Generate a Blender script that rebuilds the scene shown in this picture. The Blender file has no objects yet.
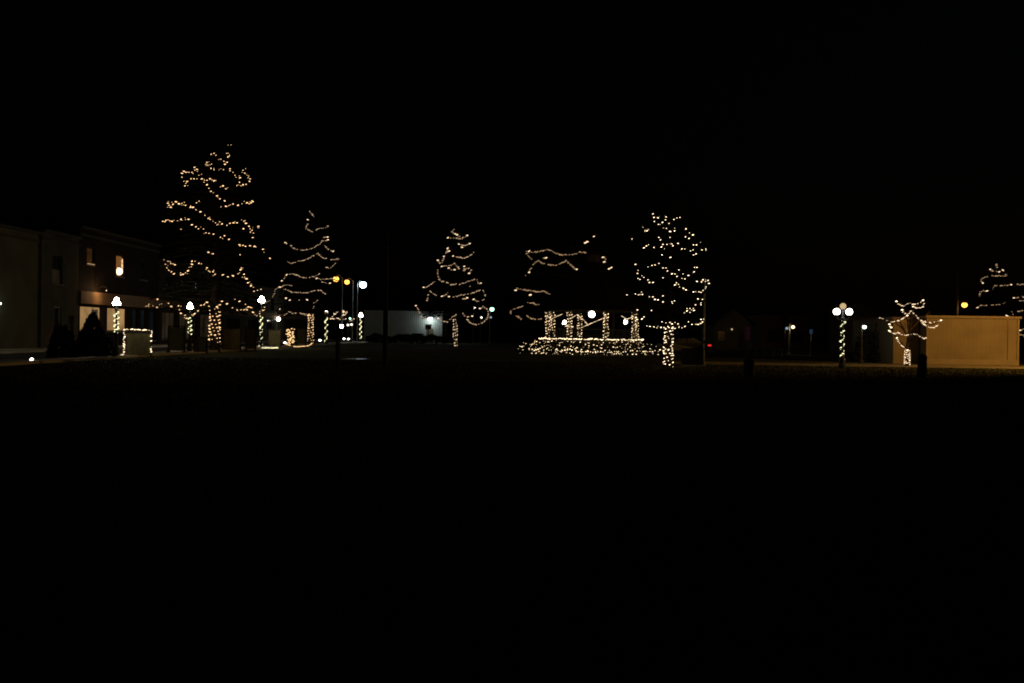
import bpy, math, random
import numpy as np
from mathutils import Vector, Matrix
random.seed(7); rng = np.random.default_rng(7)
R = math.radians
scene = bpy.context.scene
col = scene.collection

# ------------------------------------------------------------------ camera
W, H, F = 1024, 683, 1024.0
EYE = 1.65
CAM = Vector((0, 0, EYE))
_p = math.atan(8.5 / F); _r = math.atan(0.014)
_F = Vector((0, math.cos(_p), -math.sin(_p)))
_R0 = Vector((1, 0, 0)); _U0 = Vector((0, math.sin(_p), math.cos(_p)))
_R = _R0 * math.cos(_r) + _U0 * math.sin(_r)
_U = _U0 * math.cos(_r) - _R0 * math.sin(_r)
cam = bpy.data.cameras.new('camera'); cam.sensor_width = 36; cam.lens = 36 * F / W
cam.clip_start = 0.1; cam.clip_end = 6000
co = bpy.data.objects.new('camera', cam); col.objects.link(co)
M = Matrix((( _R.x, _U.x, -_F.x, CAM.x), (_R.y, _U.y, -_F.y, CAM.y), (_R.z, _U.z, -_F.z, CAM.z), (0, 0, 0, 1)))
co.matrix_world = M
scene.camera = co

def at(px, py, Y):
    """world point at distance Y (metres along +Y) seen at a photo position"""
    d = _F + _R * ((px - W / 2) / F) - _U * ((py - H / 2) / F)
    return CAM + d * (Y / d.y)
def ground(px, Y):
    """ground point at distance Y in the direction of photo column px"""
    p = at(px, 340, Y)
    lo = p - Vector((0, 0, 0))
    # the roll shifts columns slightly with height: solve for z = 0
    for _ in range(4):
        q = Vector((p.x, Y, 0)) - CAM
        x = W / 2 + F * q.dot(_R) / q.dot(_F)
        p.x += (px - x) * Y / F
    return Vector((p.x, Y, 0))

# ------------------------------------------------------------------ night sky, exposure
world = bpy.data.worlds.new('World'); scene.world = world; world.use_nodes = True
nt = world.node_tree
sky = nt.nodes.new('ShaderNodeTexSky'); sky.sky_type = 'NISHITA'; sky.sun_disc = False
sky.sun_elevation = R(-4); sky.sun_rotation = R(90)
nt.links.new(sky.outputs[0], nt.nodes['Background'].inputs[0])
nt.nodes['Background'].inputs[1].default_value = 0.014
vs = scene.view_settings
vs.view_transform = 'Standard'; vs.look = 'None'; vs.exposure = 0; vs.gamma = 1; vs.use_curve_mapping = False
cy = scene.cycles
cy.use_denoising = True
cy.use_adaptive_sampling = False
cy.max_bounces = 3; cy.diffuse_bounces = 1; cy.glossy_bounces = 1; cy.transmission_bounces = 2; cy.transparent_max_bounces = 4
cy.use_light_tree = True; cy.volume_bounces = 0
cy.pixel_filter_type = 'BLACKMAN_HARRIS'; cy.filter_width = 1.8

# ------------------------------------------------------------------ materials
MAT = {}
def mat(name, colr, rough=0.8, var=0.25, scale=3.0, bump=0.0, bscale=None, metal=0.0, col2=None, spec=0.3):
    m = bpy.data.materials.new(name); m.use_nodes = True
    t = m.node_tree; b = t.nodes['Principled BSDF']
    b.inputs['Roughness'].default_value = rough; b.inputs['Metallic'].default_value = metal
    b.inputs['Specular IOR Level'].default_value = spec
    tc = t.nodes.new('ShaderNodeTexCoord')
    n = t.nodes.new('ShaderNodeTexNoise'); n.inputs['Scale'].default_value = scale; n.inputs['Detail'].default_value = 6
    t.links.new(tc.outputs['Object'], n.inputs['Vector'])
    r = t.nodes.new('ShaderNodeValToRGB')
    c2 = col2 or [c * (1 - var) for c in colr]
    r.color_ramp.elements[0].color = (*c2, 1); r.color_ramp.elements[0].position = 0.3
    r.color_ramp.elements[1].color = (*[min(1, c * (1 + var * 0.6)) for c in colr], 1); r.color_ramp.elements[1].position = 0.7
    t.links.new(n.outputs['Fac'], r.inputs[0]); t.links.new(r.outputs[0], b.inputs['Base Color'])
    if bump:
        n2 = t.nodes.new('ShaderNodeTexNoise'); n2.inputs['Scale'].default_value = bscale or scale * 8; n2.inputs['Detail'].default_value = 4
        t.links.new(tc.outputs['Object'], n2.inputs['Vector'])
        bp = t.nodes.new('ShaderNodeBump'); bp.inputs['Strength'].default_value = bump; bp.inputs['Distance'].default_value = 0.05
        t.links.new(n2.outputs['Fac'], bp.inputs['Height']); t.links.new(bp.outputs[0], b.inputs['Normal'])
    MAT[name] = m; return m
def brick(name, c1, c2, mortar, scale=1.0):
    m = bpy.data.materials.new(name); m.use_nodes = True; t = m.node_tree; b = t.nodes['Principled BSDF']
    b.inputs['Roughness'].default_value = 0.9; b.inputs['Specular IOR Level'].default_value = 0.15
    tc = t.nodes.new('ShaderNodeTexCoord'); sp = t.nodes.new('ShaderNodeSeparateXYZ'); cb = t.nodes.new('ShaderNodeCombineXYZ')
    ad = t.nodes.new('ShaderNodeMath'); ad.operation = 'ADD'
    t.links.new(tc.outputs['Object'], sp.inputs[0]); t.links.new(sp.outputs[0], ad.inputs[0]); t.links.new(sp.outputs[1], ad.inputs[1])
    t.links.new(ad.outputs[0], cb.inputs[0]); t.links.new(sp.outputs[2], cb.inputs[1])
    k = t.nodes.new('ShaderNodeTexBrick'); k.inputs['Scale'].default_value = scale
    k.inputs['Brick Width'].default_value = 0.22; k.inputs['Row Height'].default_value = 0.075; k.inputs['Mortar Size'].default_value = 0.008
    k.inputs['Color1'].default_value = (*c1, 1); k.inputs['Color2'].default_value = (*c2, 1); k.inputs['Mortar'].default_value = (*mortar, 1)
    t.links.new(cb.outputs[0], k.inputs['Vector'])
    n = t.nodes.new('ShaderNodeTexNoise'); n.inputs['Scale'].default_value = 0.7; t.links.new(tc.outputs['Object'], n.inputs['Vector'])
    mx = t.nodes.new('ShaderNodeMix'); mx.data_type = 'RGBA'; mx.blend_type = 'MULTIPLY'; mx.inputs[0].default_value = 0.6
    t.links.new(k.outputs[0], mx.inputs[6]); t.links.new(n.outputs[0], mx.inputs[7]); t.links.new(mx.outputs[2], b.inputs['Base Color'])
    MAT[name] = m; return m
def glow(name, colr, strength, var=0.0, scale=1.5):
    m = bpy.data.materials.new(name); m.use_nodes = True; t = m.node_tree
    t.nodes.remove(t.nodes['Principled BSDF'])
    e = t.nodes.new('ShaderNodeEmission'); e.inputs[0].default_value = (*colr, 1); e.inputs[1].default_value = strength
    if var:
        tc = t.nodes.new('ShaderNodeTexCoord'); n = t.nodes.new('ShaderNodeTexNoise'); n.inputs['Scale'].default_value = scale
        t.links.new(tc.outputs['Object'], n.inputs['Vector'])
        mr = t.nodes.new('ShaderNodeMapRange'); mr.inputs[1].default_value = .3; mr.inputs[2].default_value = .7
        mr.inputs[3].default_value = strength * (1 - var); mr.inputs[4].default_value = strength * (1 + var)
        t.links.new(n.outputs['Fac'], mr.inputs[0]); t.links.new(mr.outputs[0], e.inputs[1])
    t.links.new(e.outputs[0], t.nodes['Material Output'].inputs[0])
    MAT[name] = m; return m

mat('lawn', (.10, .10, .045), .95, .45, .35, .8, 40, spec=.05)
mat('grass', (.09, .09, .04), .9, .3, .5, spec=.1)
mat('asphalt', (.05, .05, .05), .75, .3, 1.2, .4, 60)
mat('concrete', (.52, .47, .37), .85, .2, 1.5, .3, 40)
mat('wet_concrete', (.22, .22, .22), .3, .3, 2.5, .25, 12, spec=.5)
mat('gravel', (.40, .33, .21), .95, .4, 1.6, .8, 30, spec=.1)
mat('bark', (.07, .05, .035), .95, .4, 5, .9, 18, spec=.1)
mat('needles', (.012, .019, .008), .8, .45, 2.5, spec=.12)
mat('leaves', (.03, .045, .018), .75, .4, 3, spec=.15)
mat('black_iron', (.025, .027, .024), .45, .3, 8, .2, 50, spec=.4)
mat('wire', (.012, .02, .012), .7, .2, 8)
mat('wood_board', (.15, .135, .065), .85, .3, 4, .3, 30)
mat('dark_wood', (.05, .036, .024), .85, .35, 4, .5, 25)
mat('kerb_lit_tone', (.8, .75, .62), .7, .15, 1.2)  # lamplight on the pavement edge is put into this pale kerb colour
mat('white_paint', (.6, .57, .5), .6, .12, 3, .1, 20)
mat('gazebo_paint', (.075, .06, .045), .6, .15, 3, .1, 20)
mat('shingle', (.022, .02, .02), .95, .4, 6, .6, 14, spec=.1)
mat('stone', (.2, .18, .15), .9, .35, 1.4, .7, 9)
mat('stucco', (.125, .125, .085), .95, .25, .6, .4, 25, spec=.1)
mat('pale_stucco', (.10, .092, .065), .95, .25, .7, .4, 25, spec=.1)
mat('trim', (.05, .042, .032), .7, .25, 3, .2, 20)
mat('sign_band', (.24, .15, .085), .8, .2, 1.2)
mat('tan_metal', (.29, .215, .11), .6, .2, .7, .12, 6, spec=.3)
mat('tan_trim', (.34, .255, .14), .6, .1, 2)
mat('brown_metal', (.2, .13, .08), .7, .2, 1)
mat('grey_metal', (.13, .14, .14), .6, .12, .8, .1, 8)
mat('galvanised', (.3, .3, .28), .45, .2, 6, metal=.6)
mat('dark_glass', (.015, .018, .02), .12, .3, 2, spec=.6)
mat('blind', (.30, .27, .18), .9, .2, 3)
mat('rubber', (.02, .02, .02), .9, .2, 8)
mat('car_dark', (.012, .014, .018), .35, .2, 2, spec=.3)
mat('car_red', (.09, .02, .018), .3, .2, 2, spec=.5)
mat('barrel', (.022, .024, .022), .7, .3, 5, .2, 20)
mat('sign_pink', (.30, .10, .16), .6, .2, 3)
mat('sign_blue', (.12, .2, .35), .5, .2, 3)
brick('brick_red', (.03, .018, .012), (.024, .014, .010), (.03, .026, .02))
brick('brick_brown', (.06, .045, .03), (.05, .038, .025), (.07, .06, .05))

glow('bulb_warm', (1, .60, .29), 1.9)
glow('bulb_cream', (1, .76, .46), 3.0)
glow('bulb_gazebo', (1, .70, .38), 2.2)
glow('bulb_fine', (1, .66, .38), .62)
glow('bulb_far', (1, .62, .32), .40)
glow('bulb_amber', (1, .60, .26), 1.8)
glow('bulb_post', (.95, .90, .48), 2.0)
glow('bulb_end', (1, .70, .42), 1.5)
glow('globe_white', (1, .91, .76), 9)
glow('globe_street', (1, .90, .72), 60)
glow('globe_bright', (1, .93, .82), 10)
glow('globe_dim', (1, .72, .36), .62)
glow('lamp_sodium', (1, .42, .07), 3.2)
glow('lamp_sodium_small', (1, .72, .34), 4)
glow('lamp_mercury', (.55, .82, 1), 16)
glow('lamp_wall', (.82, 1, .96), 7)
glow('lamp_green', (.45, 1, .70), 3.5)
glow('lamp_small', (1, .95, .8), 2.2)
glow('lamp_dim', (.6, .8, 1), .45)
glow('floodlight', (1, .96, .85), 7)
glow('shop_window', (1, .58, .23), .30, .35, .8)
glow('upper_window', (1, .40, .11), .03, .5, 1.2)
glow('upper_window_bright', (1, .42, .11), .20, .5, 1.2)
glow('candle', (1, .78, .45), 4)
glow('tail_red', (1, .03, .03), .9)
glow('neon_pink', (1, .2, .5), .008)
glow('blue_sign', (.3, .55, 1), .045)
glow('dim_window', (1, .68, .38), .014, .6, .5)
glow('cool_window', (.6, .78, .9), .006, .5, 1)
glow('plate_white', (1, .9, .75), .5)

# ------------------------------------------------------------------ mesh helpers
class MB:
    def __init__(s): s.v = []; s.f = []
    def add(s, vs_, fs_):
        n = len(s.v); s.v.extend(tuple(v) for v in vs_); s.f.extend(tuple(i + n for i in f) for f in fs_); return s
    def box(s, x0, x1, y0, y1, z0, z1):
        return s.add([(x0,y0,z0),(x1,y0,z0),(x1,y1,z0),(x0,y1,z0),(x0,y0,z1),(x1,y0,z1),(x1,y1,z1),(x0,y1,z1)],
                     [(3,2,1,0),(4,5,6,7),(0,1,5,4),(1,2,6,5),(2,3,7,6),(3,0,4,7)])
    def bbox(s, x0, x1, y0, y1, z0, z1, b=.02):
        """box with chamfered vertical and top edges"""
        def ring(i, z): return [(x0+i+b,y0+i,z),(x1-i-b,y0+i,z),(x1-i,y0+i+b,z),(x1-i,y1-i-b,z),(x1-i-b,y1-i,z),(x0+i+b,y1-i,z),(x0+i,y1-i-b,z),(x0+i,y0+i+b,z)]
        vs_ = ring(0, z0) + ring(0, z1-b) + ring(b, z1)
        fs_ = [tuple(range(7,-1,-1)), tuple(range(16,24))]
        for k in range(2):
            for i in range(8): fs_.append((k*8+i, k*8+(i+1)%8, (k+1)*8+(i+1)%8, (k+1)*8+i))
        return s.add(vs_, fs_)
    def lathe(s, prof, n=12, c=(0,0), cap=True):
        vs_ = []; fs_ = []
        for r, z in prof:
            for i in range(n): a = 2*math.pi*(i+.5)/n; vs_.append((c[0]+r*math.cos(a), c[1]+r*math.sin(a), z))
        for k in range(len(prof)-1):
            for i in range(n): fs_.append((k*n+i, k*n+(i+1)%n, (k+1)*n+(i+1)%n, (k+1)*n+i))
        if cap: fs_ += [tuple(range(n-1,-1,-1)), tuple((len(prof)-1)*n+i for i in range(n))]
        return s.add(vs_, fs_)
    def tube(s, pts, rad, n=6):
        pts = [Vector(p) for p in pts]
        rs = rad if isinstance(rad, (list, tuple)) else [rad]*len(pts)
        vs_ = []; fs_ = []
        for i, p in enumerate(pts):
            d = (pts[min(i+1, len(pts)-1)] - pts[max(i-1, 0)])
            d = d.normalized() if d.length > 1e-6 else Vector((0,0,1))
            a = d.cross(Vector((0,0,1)));
            if a.length < .05: a = d.cross(Vector((0,1,0)))
            a.normalize(); b = d.cross(a)
            for k in range(n): t = 2*math.pi*k/n; vs_.append(p + (a*math.cos(t) + b*math.sin(t))*rs[i])
        for i in range(len(pts)-1):
            for k in range(n): fs_.append((i*n+k, i*n+(k+1)%n, (i+1)*n+(k+1)%n, (i+1)*n+k))
        fs_ += [tuple(range(n-1,-1,-1)), tuple((len(pts)-1)*n+k for k in range(n))]
        return s.add(vs_, fs_)
    def ball(s, c, r, n=14, m=8, sx=1, sy=1, sz=1):
        vs_ = [(c[0],c[1],c[2]-r*sz)]; fs_ = []
        for k in range(1, m):
            ph = -math.pi/2 + math.pi*k/m
            for i in range(n):
                a = 2*math.pi*i/n; vs_.append((c[0]+r*sx*math.cos(ph)*math.cos(a), c[1]+r*sy*math.cos(ph)*math.sin(a), c[2]+r*sz*math.sin(ph)))
        vs_.append((c[0],c[1],c[2]+r*sz)); top = len(vs_)-1
        for i in range(n):
            fs_.append((0, 1+(i+1)%n, 1+i)); fs_.append((top, top-n+i, top-n+(i+1)%n))
            for k in range(m-2): fs_.append((1+k*n+i, 1+k*n+(i+1)%n, 1+(k+1)*n+(i+1)%n, 1+(k+1)*n+i))
        return s.add(vs_, fs_)
    def bulb(s, c, r):
        """small pointed bulb lying roughly level on its wire: 16 triangles"""
        c = Vector(c); n = 4; a0 = random.random()*6; q = random.gauss(0, .5)
        d = Vector((math.cos(q), math.sin(q), random.gauss(.15, .25))).normalized()
        u = d.cross(Vector((0,0,1))).normalized(); w = u.cross(d)
        vs_ = [c - d*r*1.75]
        for k, t in ((.76, -.55), (.66, .7)):
            for i in range(n): a = a0+2*math.pi*i/n; vs_.append(c + (u*math.cos(a) + w*math.sin(a))*r*k + d*r*t)
        vs_.append(c + d*r*1.65)
        fs_ = []
        for i in range(n):
            j = (i+1)%n
            fs_ += [(0,1+j,1+i),(1+i,1+j,5+j,5+i),(5+i,5+j,9)]
        return s.add(vs_, fs_)
    def prism(s, poly, axis, a, b):
        """poly of 2-D points extruded along an axis ('x','y','z') from a to b"""
        def p3(u, v, w): return {'x': (w,u,v), 'y': (u,w,v), 'z': (u,v,w)}[axis]
        n = len(poly); vs_ = [p3(u,v,a) for u,v in poly] + [p3(u,v,b) for u,v in poly]
        return s.add(vs_, [tuple(range(n-1,-1,-1)), tuple(range(n,2*n))] + [(i,(i+1)%n,n+(i+1)%n,n+i) for i in range(n)])
    def build(s, name, m, parent=None, smooth=False, loc=None):
        me = bpy.data.meshes.new(name); me.from_pydata(s.v, [], s.f); me.update()
        me.materials.append(MAT[m])
        if smooth: me.polygons.foreach_set('use_smooth', [True]*len(me.polygons))
        o = bpy.data.objects.new(name, me); col.objects.link(o); o.parent = parent
        if loc is not None: o.location = loc
        return o
def tag(o, label=None, cat=None, group=None, kind=None):
    if label: o['label'] = label
    if cat: o['category'] = cat
    if group: o['group'] = group
    if kind: o['kind'] = kind
    return o
def empty(name, loc, label, cat, group=None, rz=0):
    o = bpy.data.objects.new(name, None); o.empty_display_size = .3; col.objects.link(o)
    o.location = loc; o.rotation_euler.z = rz
    return tag(o, label, cat, group)
def sheet(name, m, x0, x1, y0, y1, z):
    b = MB(); b.add([(x0,y0,z),(x1,y0,z),(x1,y1,z),(x0,y1,z)], [(0,1,2,3)])
    return tag(b.build(name, m), kind='structure')
def npmesh(name, V, Fc, m, parent=None, loc=None):
    me = bpy.data.meshes.new(name); V = np.asarray(V, float); Fc = np.asarray(Fc, int); k = Fc.shape[1]
    me.vertices.add(len(V)); me.vertices.foreach_set('co', V.ravel())
    me.loops.add(Fc.size); me.loops.foreach_set('vertex_index', Fc.ravel())
    me.polygons.add(len(Fc)); me.polygons.foreach_set('loop_start', np.arange(0, Fc.size, k))
    me.update(calc_edges=True); me.validate(); me.materials.append(MAT[m])
    o = bpy.data.objects.new(name, me); col.objects.link(o); o.parent = parent
    if loc is not None: o.location = loc
    return o
def spot_light(name, loc, target, power, colr, parent, cone, size=.12):
    l = bpy.data.lights.new(name, 'SPOT'); l.energy = power; l.color = colr; l.shadow_soft_size = size; l.spot_size = R(cone); l.spot_blend = .45
    o = bpy.data.objects.new(name, l); col.objects.link(o); o.location = loc; o.parent = parent
    o.rotation_euler = (Vector(target) - Vector(parent.location) - Vector(loc)).to_track_quat('-Z', 'Y').to_euler()
    return o
def point_light(name, loc, power, colr, parent, size=.12):
    l = bpy.data.lights.new(name, 'POINT'); l.energy = power; l.color = colr; l.shadow_soft_size = size
    o = bpy.data.objects.new(name, l); col.objects.link(o); o.location = loc; o.parent = parent
    return o

# ------------------------------------------------------------------ setting
sheet('ground', 'lawn', -3000, 3000, -200, 5000, 0)
sheet('road', 'asphalt', -30.2, -23.3, -60, 400, .004)
b = MB(); b.bbox(-23.3, -20.9, -60, 300, -.2, .12, .03); tag(b.build('pavement_park_side', 'concrete'), kind='structure')
b = MB(); b.bbox(-21.6, -20.88, -60, 300, .0, .135, .01); tag(b.build('kerb', 'kerb_lit_tone'), kind='structure')
b = MB(); b.bbox(-33.5, -30.2, -60, 300, -.2, .13, .03); tag(b.build('pavement_shop_side', 'concrete'), kind='structure')
sheet('gravel_lane', 'gravel', 9.5, 90, 59.0, 65.2, .004)
sheet('side_road', 'asphalt', -20.5, 90, 98, 106, .004)
sheet('park_path', 'wet_concrete', -9.9, -8.4, 58.8, 61.6, .004)

# grass blades
n = 70000
gy = 5 + 53*rng.random(n)**.8; gx = (rng.random(n)-.45)*gy*1.15
keep = (gx > -20.5); gx, gy = gx[keep], gy[keep]; n = len(gx)
h = .025 + .045*rng.random(n); w = .006 + .0006*gy; a = rng.random(n)*6.28
lx, ly = rng.normal(0, .03, n), rng.normal(0, .03, n)
V = np.empty((n,3,3)); ca, sa = np.cos(a)*w, np.sin(a)*w
V[:,0] = np.stack([gx-ca, gy-sa, np.zeros(n)-.005], 1); V[:,1] = np.stack([gx+ca, gy+sa, np.zeros(n)-.005], 1); V[:,2] = np.stack([gx+lx, gy+ly, h], 1)
tag(npmesh('grass', V.reshape(-1,3), np.arange(3*n).reshape(-1,3), 'grass'), 'short dark lawn grass covering the park', 'grass', kind='stuff')

# ------------------------------------------------------------------ light strings
def string(thing, strands, bulb='bulb_warm', r=.045, jit=.3, wire=.006, ends=None, drop=0.0, extra=0):
    """parts under a string_lights thing: each strand a wire with its row of bulbs"""
    o = Vector(thing.location)
    for pts in strands:
        pts = [Vector(p) - o for p in pts]
        w = MB()
        if len(pts) > 1: w.tube(pts, wire, 3)
        else: w.tube([pts[0] + Vector((0,0,.05)), pts[0] + Vector((.02,0,.2))], wire, 3)
        wo = w.build('strand', 'wire', thing)
        bb = MB()
        for i, p in enumerate(pts):
            if len(pts) > 5 and random.random() < drop: continue
            bb.bulb(p + Vector((0,0,-.02)), r*(1 - jit + 2*jit*random.random()))
            if extra and random.random() < extra:
                bb.bulb(p + Vector((random.uniform(-.2,.2), random.uniform(-.1,0), random.uniform(-.12,.12))), r*random.uniform(.4,.7))
        bo = bb.build('bulb_row', bulb, wo); bo['kind'] = 'stuff'
        if ends:
            for e in (0, -1):
                if random.random() < .6: 
                    MB().bulb(pts[e] + Vector((0,-.03,0)), r*1.5).build('end_bulb', ends, wo)
def resample(pts, step):
    out = []
    for (x0,y0),(x1,y1) in zip(pts[:-1], pts[1:]):
        d = math.hypot(x1-x0, y1-y0); k = max(1, int(round(d/step)))
        for i in range(k):
            t = i/k; out.append((x0+(x1-x0)*t, y0+(y1-y0)*t))
    out.append(pts[-1]); return out
def helix(c, r0, r1, z0, z1, turns, per, ph=0):
    n = int(turns*per); out = []
    for i in range(n+1):
        t = i/n; a = ph + 2*math.pi*turns*t; r = r0+(r1-r0)*t
        out.append(Vector((c[0]+r*math.cos(a), c[1]+r*math.sin(a), z0+(z1-z0)*t)))
    return out

# ------------------------------------------------------------------ trees
def sprays(bases, dirs, lens, wid):
    """little four-sided needle sprays / leaves"""
    n = len(bases); B = np.asarray(bases); D = np.asarray(dirs); D /= np.linalg.norm(D, axis=1)[:,None]+1e-9
    up = rng.normal(0, 1, (n,3)); S = np.cross(D, up); S /= np.linalg.norm(S, axis=1)[:,None]+1e-9
    L = np.asarray(lens)[:,None]; Wd = np.asarray(wid)[:,None]
    V = np.empty((n,4,3)); V[:,0] = B; V[:,1] = B + D*L*.45 + S*Wd; V[:,2] = B + D*L; V[:,3] = B + D*L*.45 - S*Wd
    return V.reshape(-1,3), np.arange(4*n).reshape(-1,4)
class Tree: pass
def conifer(px, Y, top, profile, label, trunk_r, per_m=4.5, name='conifer_tree', base=None, cx=None, dens=1.0):
    """profile: photo rows (py, left px, right px) of the crown outline; becomes a round crown of real size"""
    T = Tree(); g = ground(px, Y); T.g = g; T.Y = Y
    prof = []
    for py, l, r in profile:
        c = (l+r)/2; p = at(c, py, Y); prof.append((p.z, (r-l)/2*Y/F, p.x - g.x))
    tp = at(top[0], top[1], Y); prof.append((tp.z, .05, tp.x - g.x))
    prof.sort(); zs = np.array([p[0] for p in prof]); rs = np.array([p[1] for p in prof]); ox = np.array([p[2] for p in prof])
    T.rad = lambda z: float(np.interp(z, zs, rs)); T.off = lambda z: float(np.interp(z, zs, ox))
    T.z0 = float(zs[0]); T.z1 = float(zs[-1])
    t = empty(name, g, label, 'tree', 'conifers in the square'); T.obj = t; T.tr = trunk_r
    m = MB(); pts = []; rr = []
    for k in range(13):
        q = k/12; z = T.z1*.98*q - (.15 if k == 0 else 0)
        fl = 1.35 if k == 0 else 1
        pts.append((T.off(max(z, T.z0))*min(1, max(0, (z-T.z0*.6)/(T.z1-T.z0*.6))), 0, z)); rr.append(max(.025, trunk_r*fl*(1-q*.97)))
    T.axis = lambda z: float(np.interp(z, [p[2] for p in pts], [p[0] for p in pts]))
    m.tube(pts, rr, 10); m.build('trunk', 'bark', t, True)
    limbs = MB(); B = []; D = []; L = []; Wd = []
    z = T.z0 + .15
    while z < T.z1 - .1:
        rad = T.rad(z)
        nb = 5 if rad > .6 else 3
        a0 = random.random()*6.28
        for k in range(nb):
            a = a0 + 2*math.pi*(k + random.uniform(-.3,.3))/nb
            r = rad*random.uniform(.80, .99)
            zz = z + random.uniform(-.1,.1)
            c0 = Vector((T.axis(zz), 0, zz)); cc = T.off(zz)
            end = Vector((cc + r*math.cos(a), r*math.sin(a), zz - .10*r + random.uniform(-.1,.1)))
            mid = c0.lerp(end, .55) + Vector((0,0,.06*r))
            if rad > .5: limbs.tube([c0, mid, end], [.012+.016*rad, .008+.008*rad, .006], 3)
            bd = (end - c0).normalized()
            ns = max(5, int(r*per_m*3.2*dens))
            for i in range(ns):
                s = random.random()**.65
                p = c0.lerp(mid, s/.55) if s < .55 else mid.lerp(end, (s-.55)/.45)
                sd = bd.cross(Vector((0,0,1))) * random.uniform(-1,1)
                d = bd*.6 + sd + Vector((0,0,random.uniform(-.45,.35)))
                B.append(p + sd*.1*r*(1-s) ); D.append(d); L.append(random.uniform(.22,.5)*(1.0 if rad>1 else .6)*min(1, .55+.9*(1-s))); Wd.append(random.uniform(.03,.075))
        z += (.17 + .035*rad)/max(.5, dens)
    limbs.build('limb', 'bark', t)['kind'] = 'stuff'
    V, Fc = sprays([tuple(x) for x in B], [tuple(x) for x in D], L, Wd)
    c = npmesh('crown', V, Fc, 'needles', t); 
    return T
def on_crown(T, px, py, out=.06):
    """where the sight line through a photo position meets the near side of the crown"""
    p = at(px, py, T.Y); r = T.rad(p.z)*1.0 + out
    dx = p.x - T.g.x - T.off(p.z)
    dy = -math.sqrt(max(0, r*r - dx*dx))
    return at(px, py, T.Y + dy)
def crown_lights(T, strands, label, bulb, r, step=None, jit=.4, ends=None):
    t = empty('string_lights', T.g + Vector((0,-.3,0)), label, 'string lights', 'light strings on the trees')
    out = []
    for s in strands:
        s = resample(s, step) if step and len(s) > 1 else s
        jp = .35 if step else .0
        out.append([on_crown(T, x + random.uniform(-jp,jp), y + random.uniform(-jp,jp)) for x, y in s])
    string(t, out, bulb, r, jit, ends=ends, drop=.14 if step else 0, extra=0 if step else (.45 if bulb == 'bulb_warm' else .12)); return t
def trunk_lights(T, z0, z1, turns, per, label, bulb, r):
    t = empty('trunk_lights', T.g + Vector((0,-.3,0)), label, 'string lights', 'light strings wound round trunks')
    c = (T.g.x + T.axis((z0+z1)/2)*.8, T.g.y)
    h_ = helix(c, T.tr*1.06+.03, T.tr*.95+.03, z0, z1, turns, per, random.random()*6)
    h_ = [p + Vector((random.uniform(-.03,.03), 0, random.uniform(-.06,.06))) for p in h_]
    string(t, [h_], bulb, r, .4, drop=.1)

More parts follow.
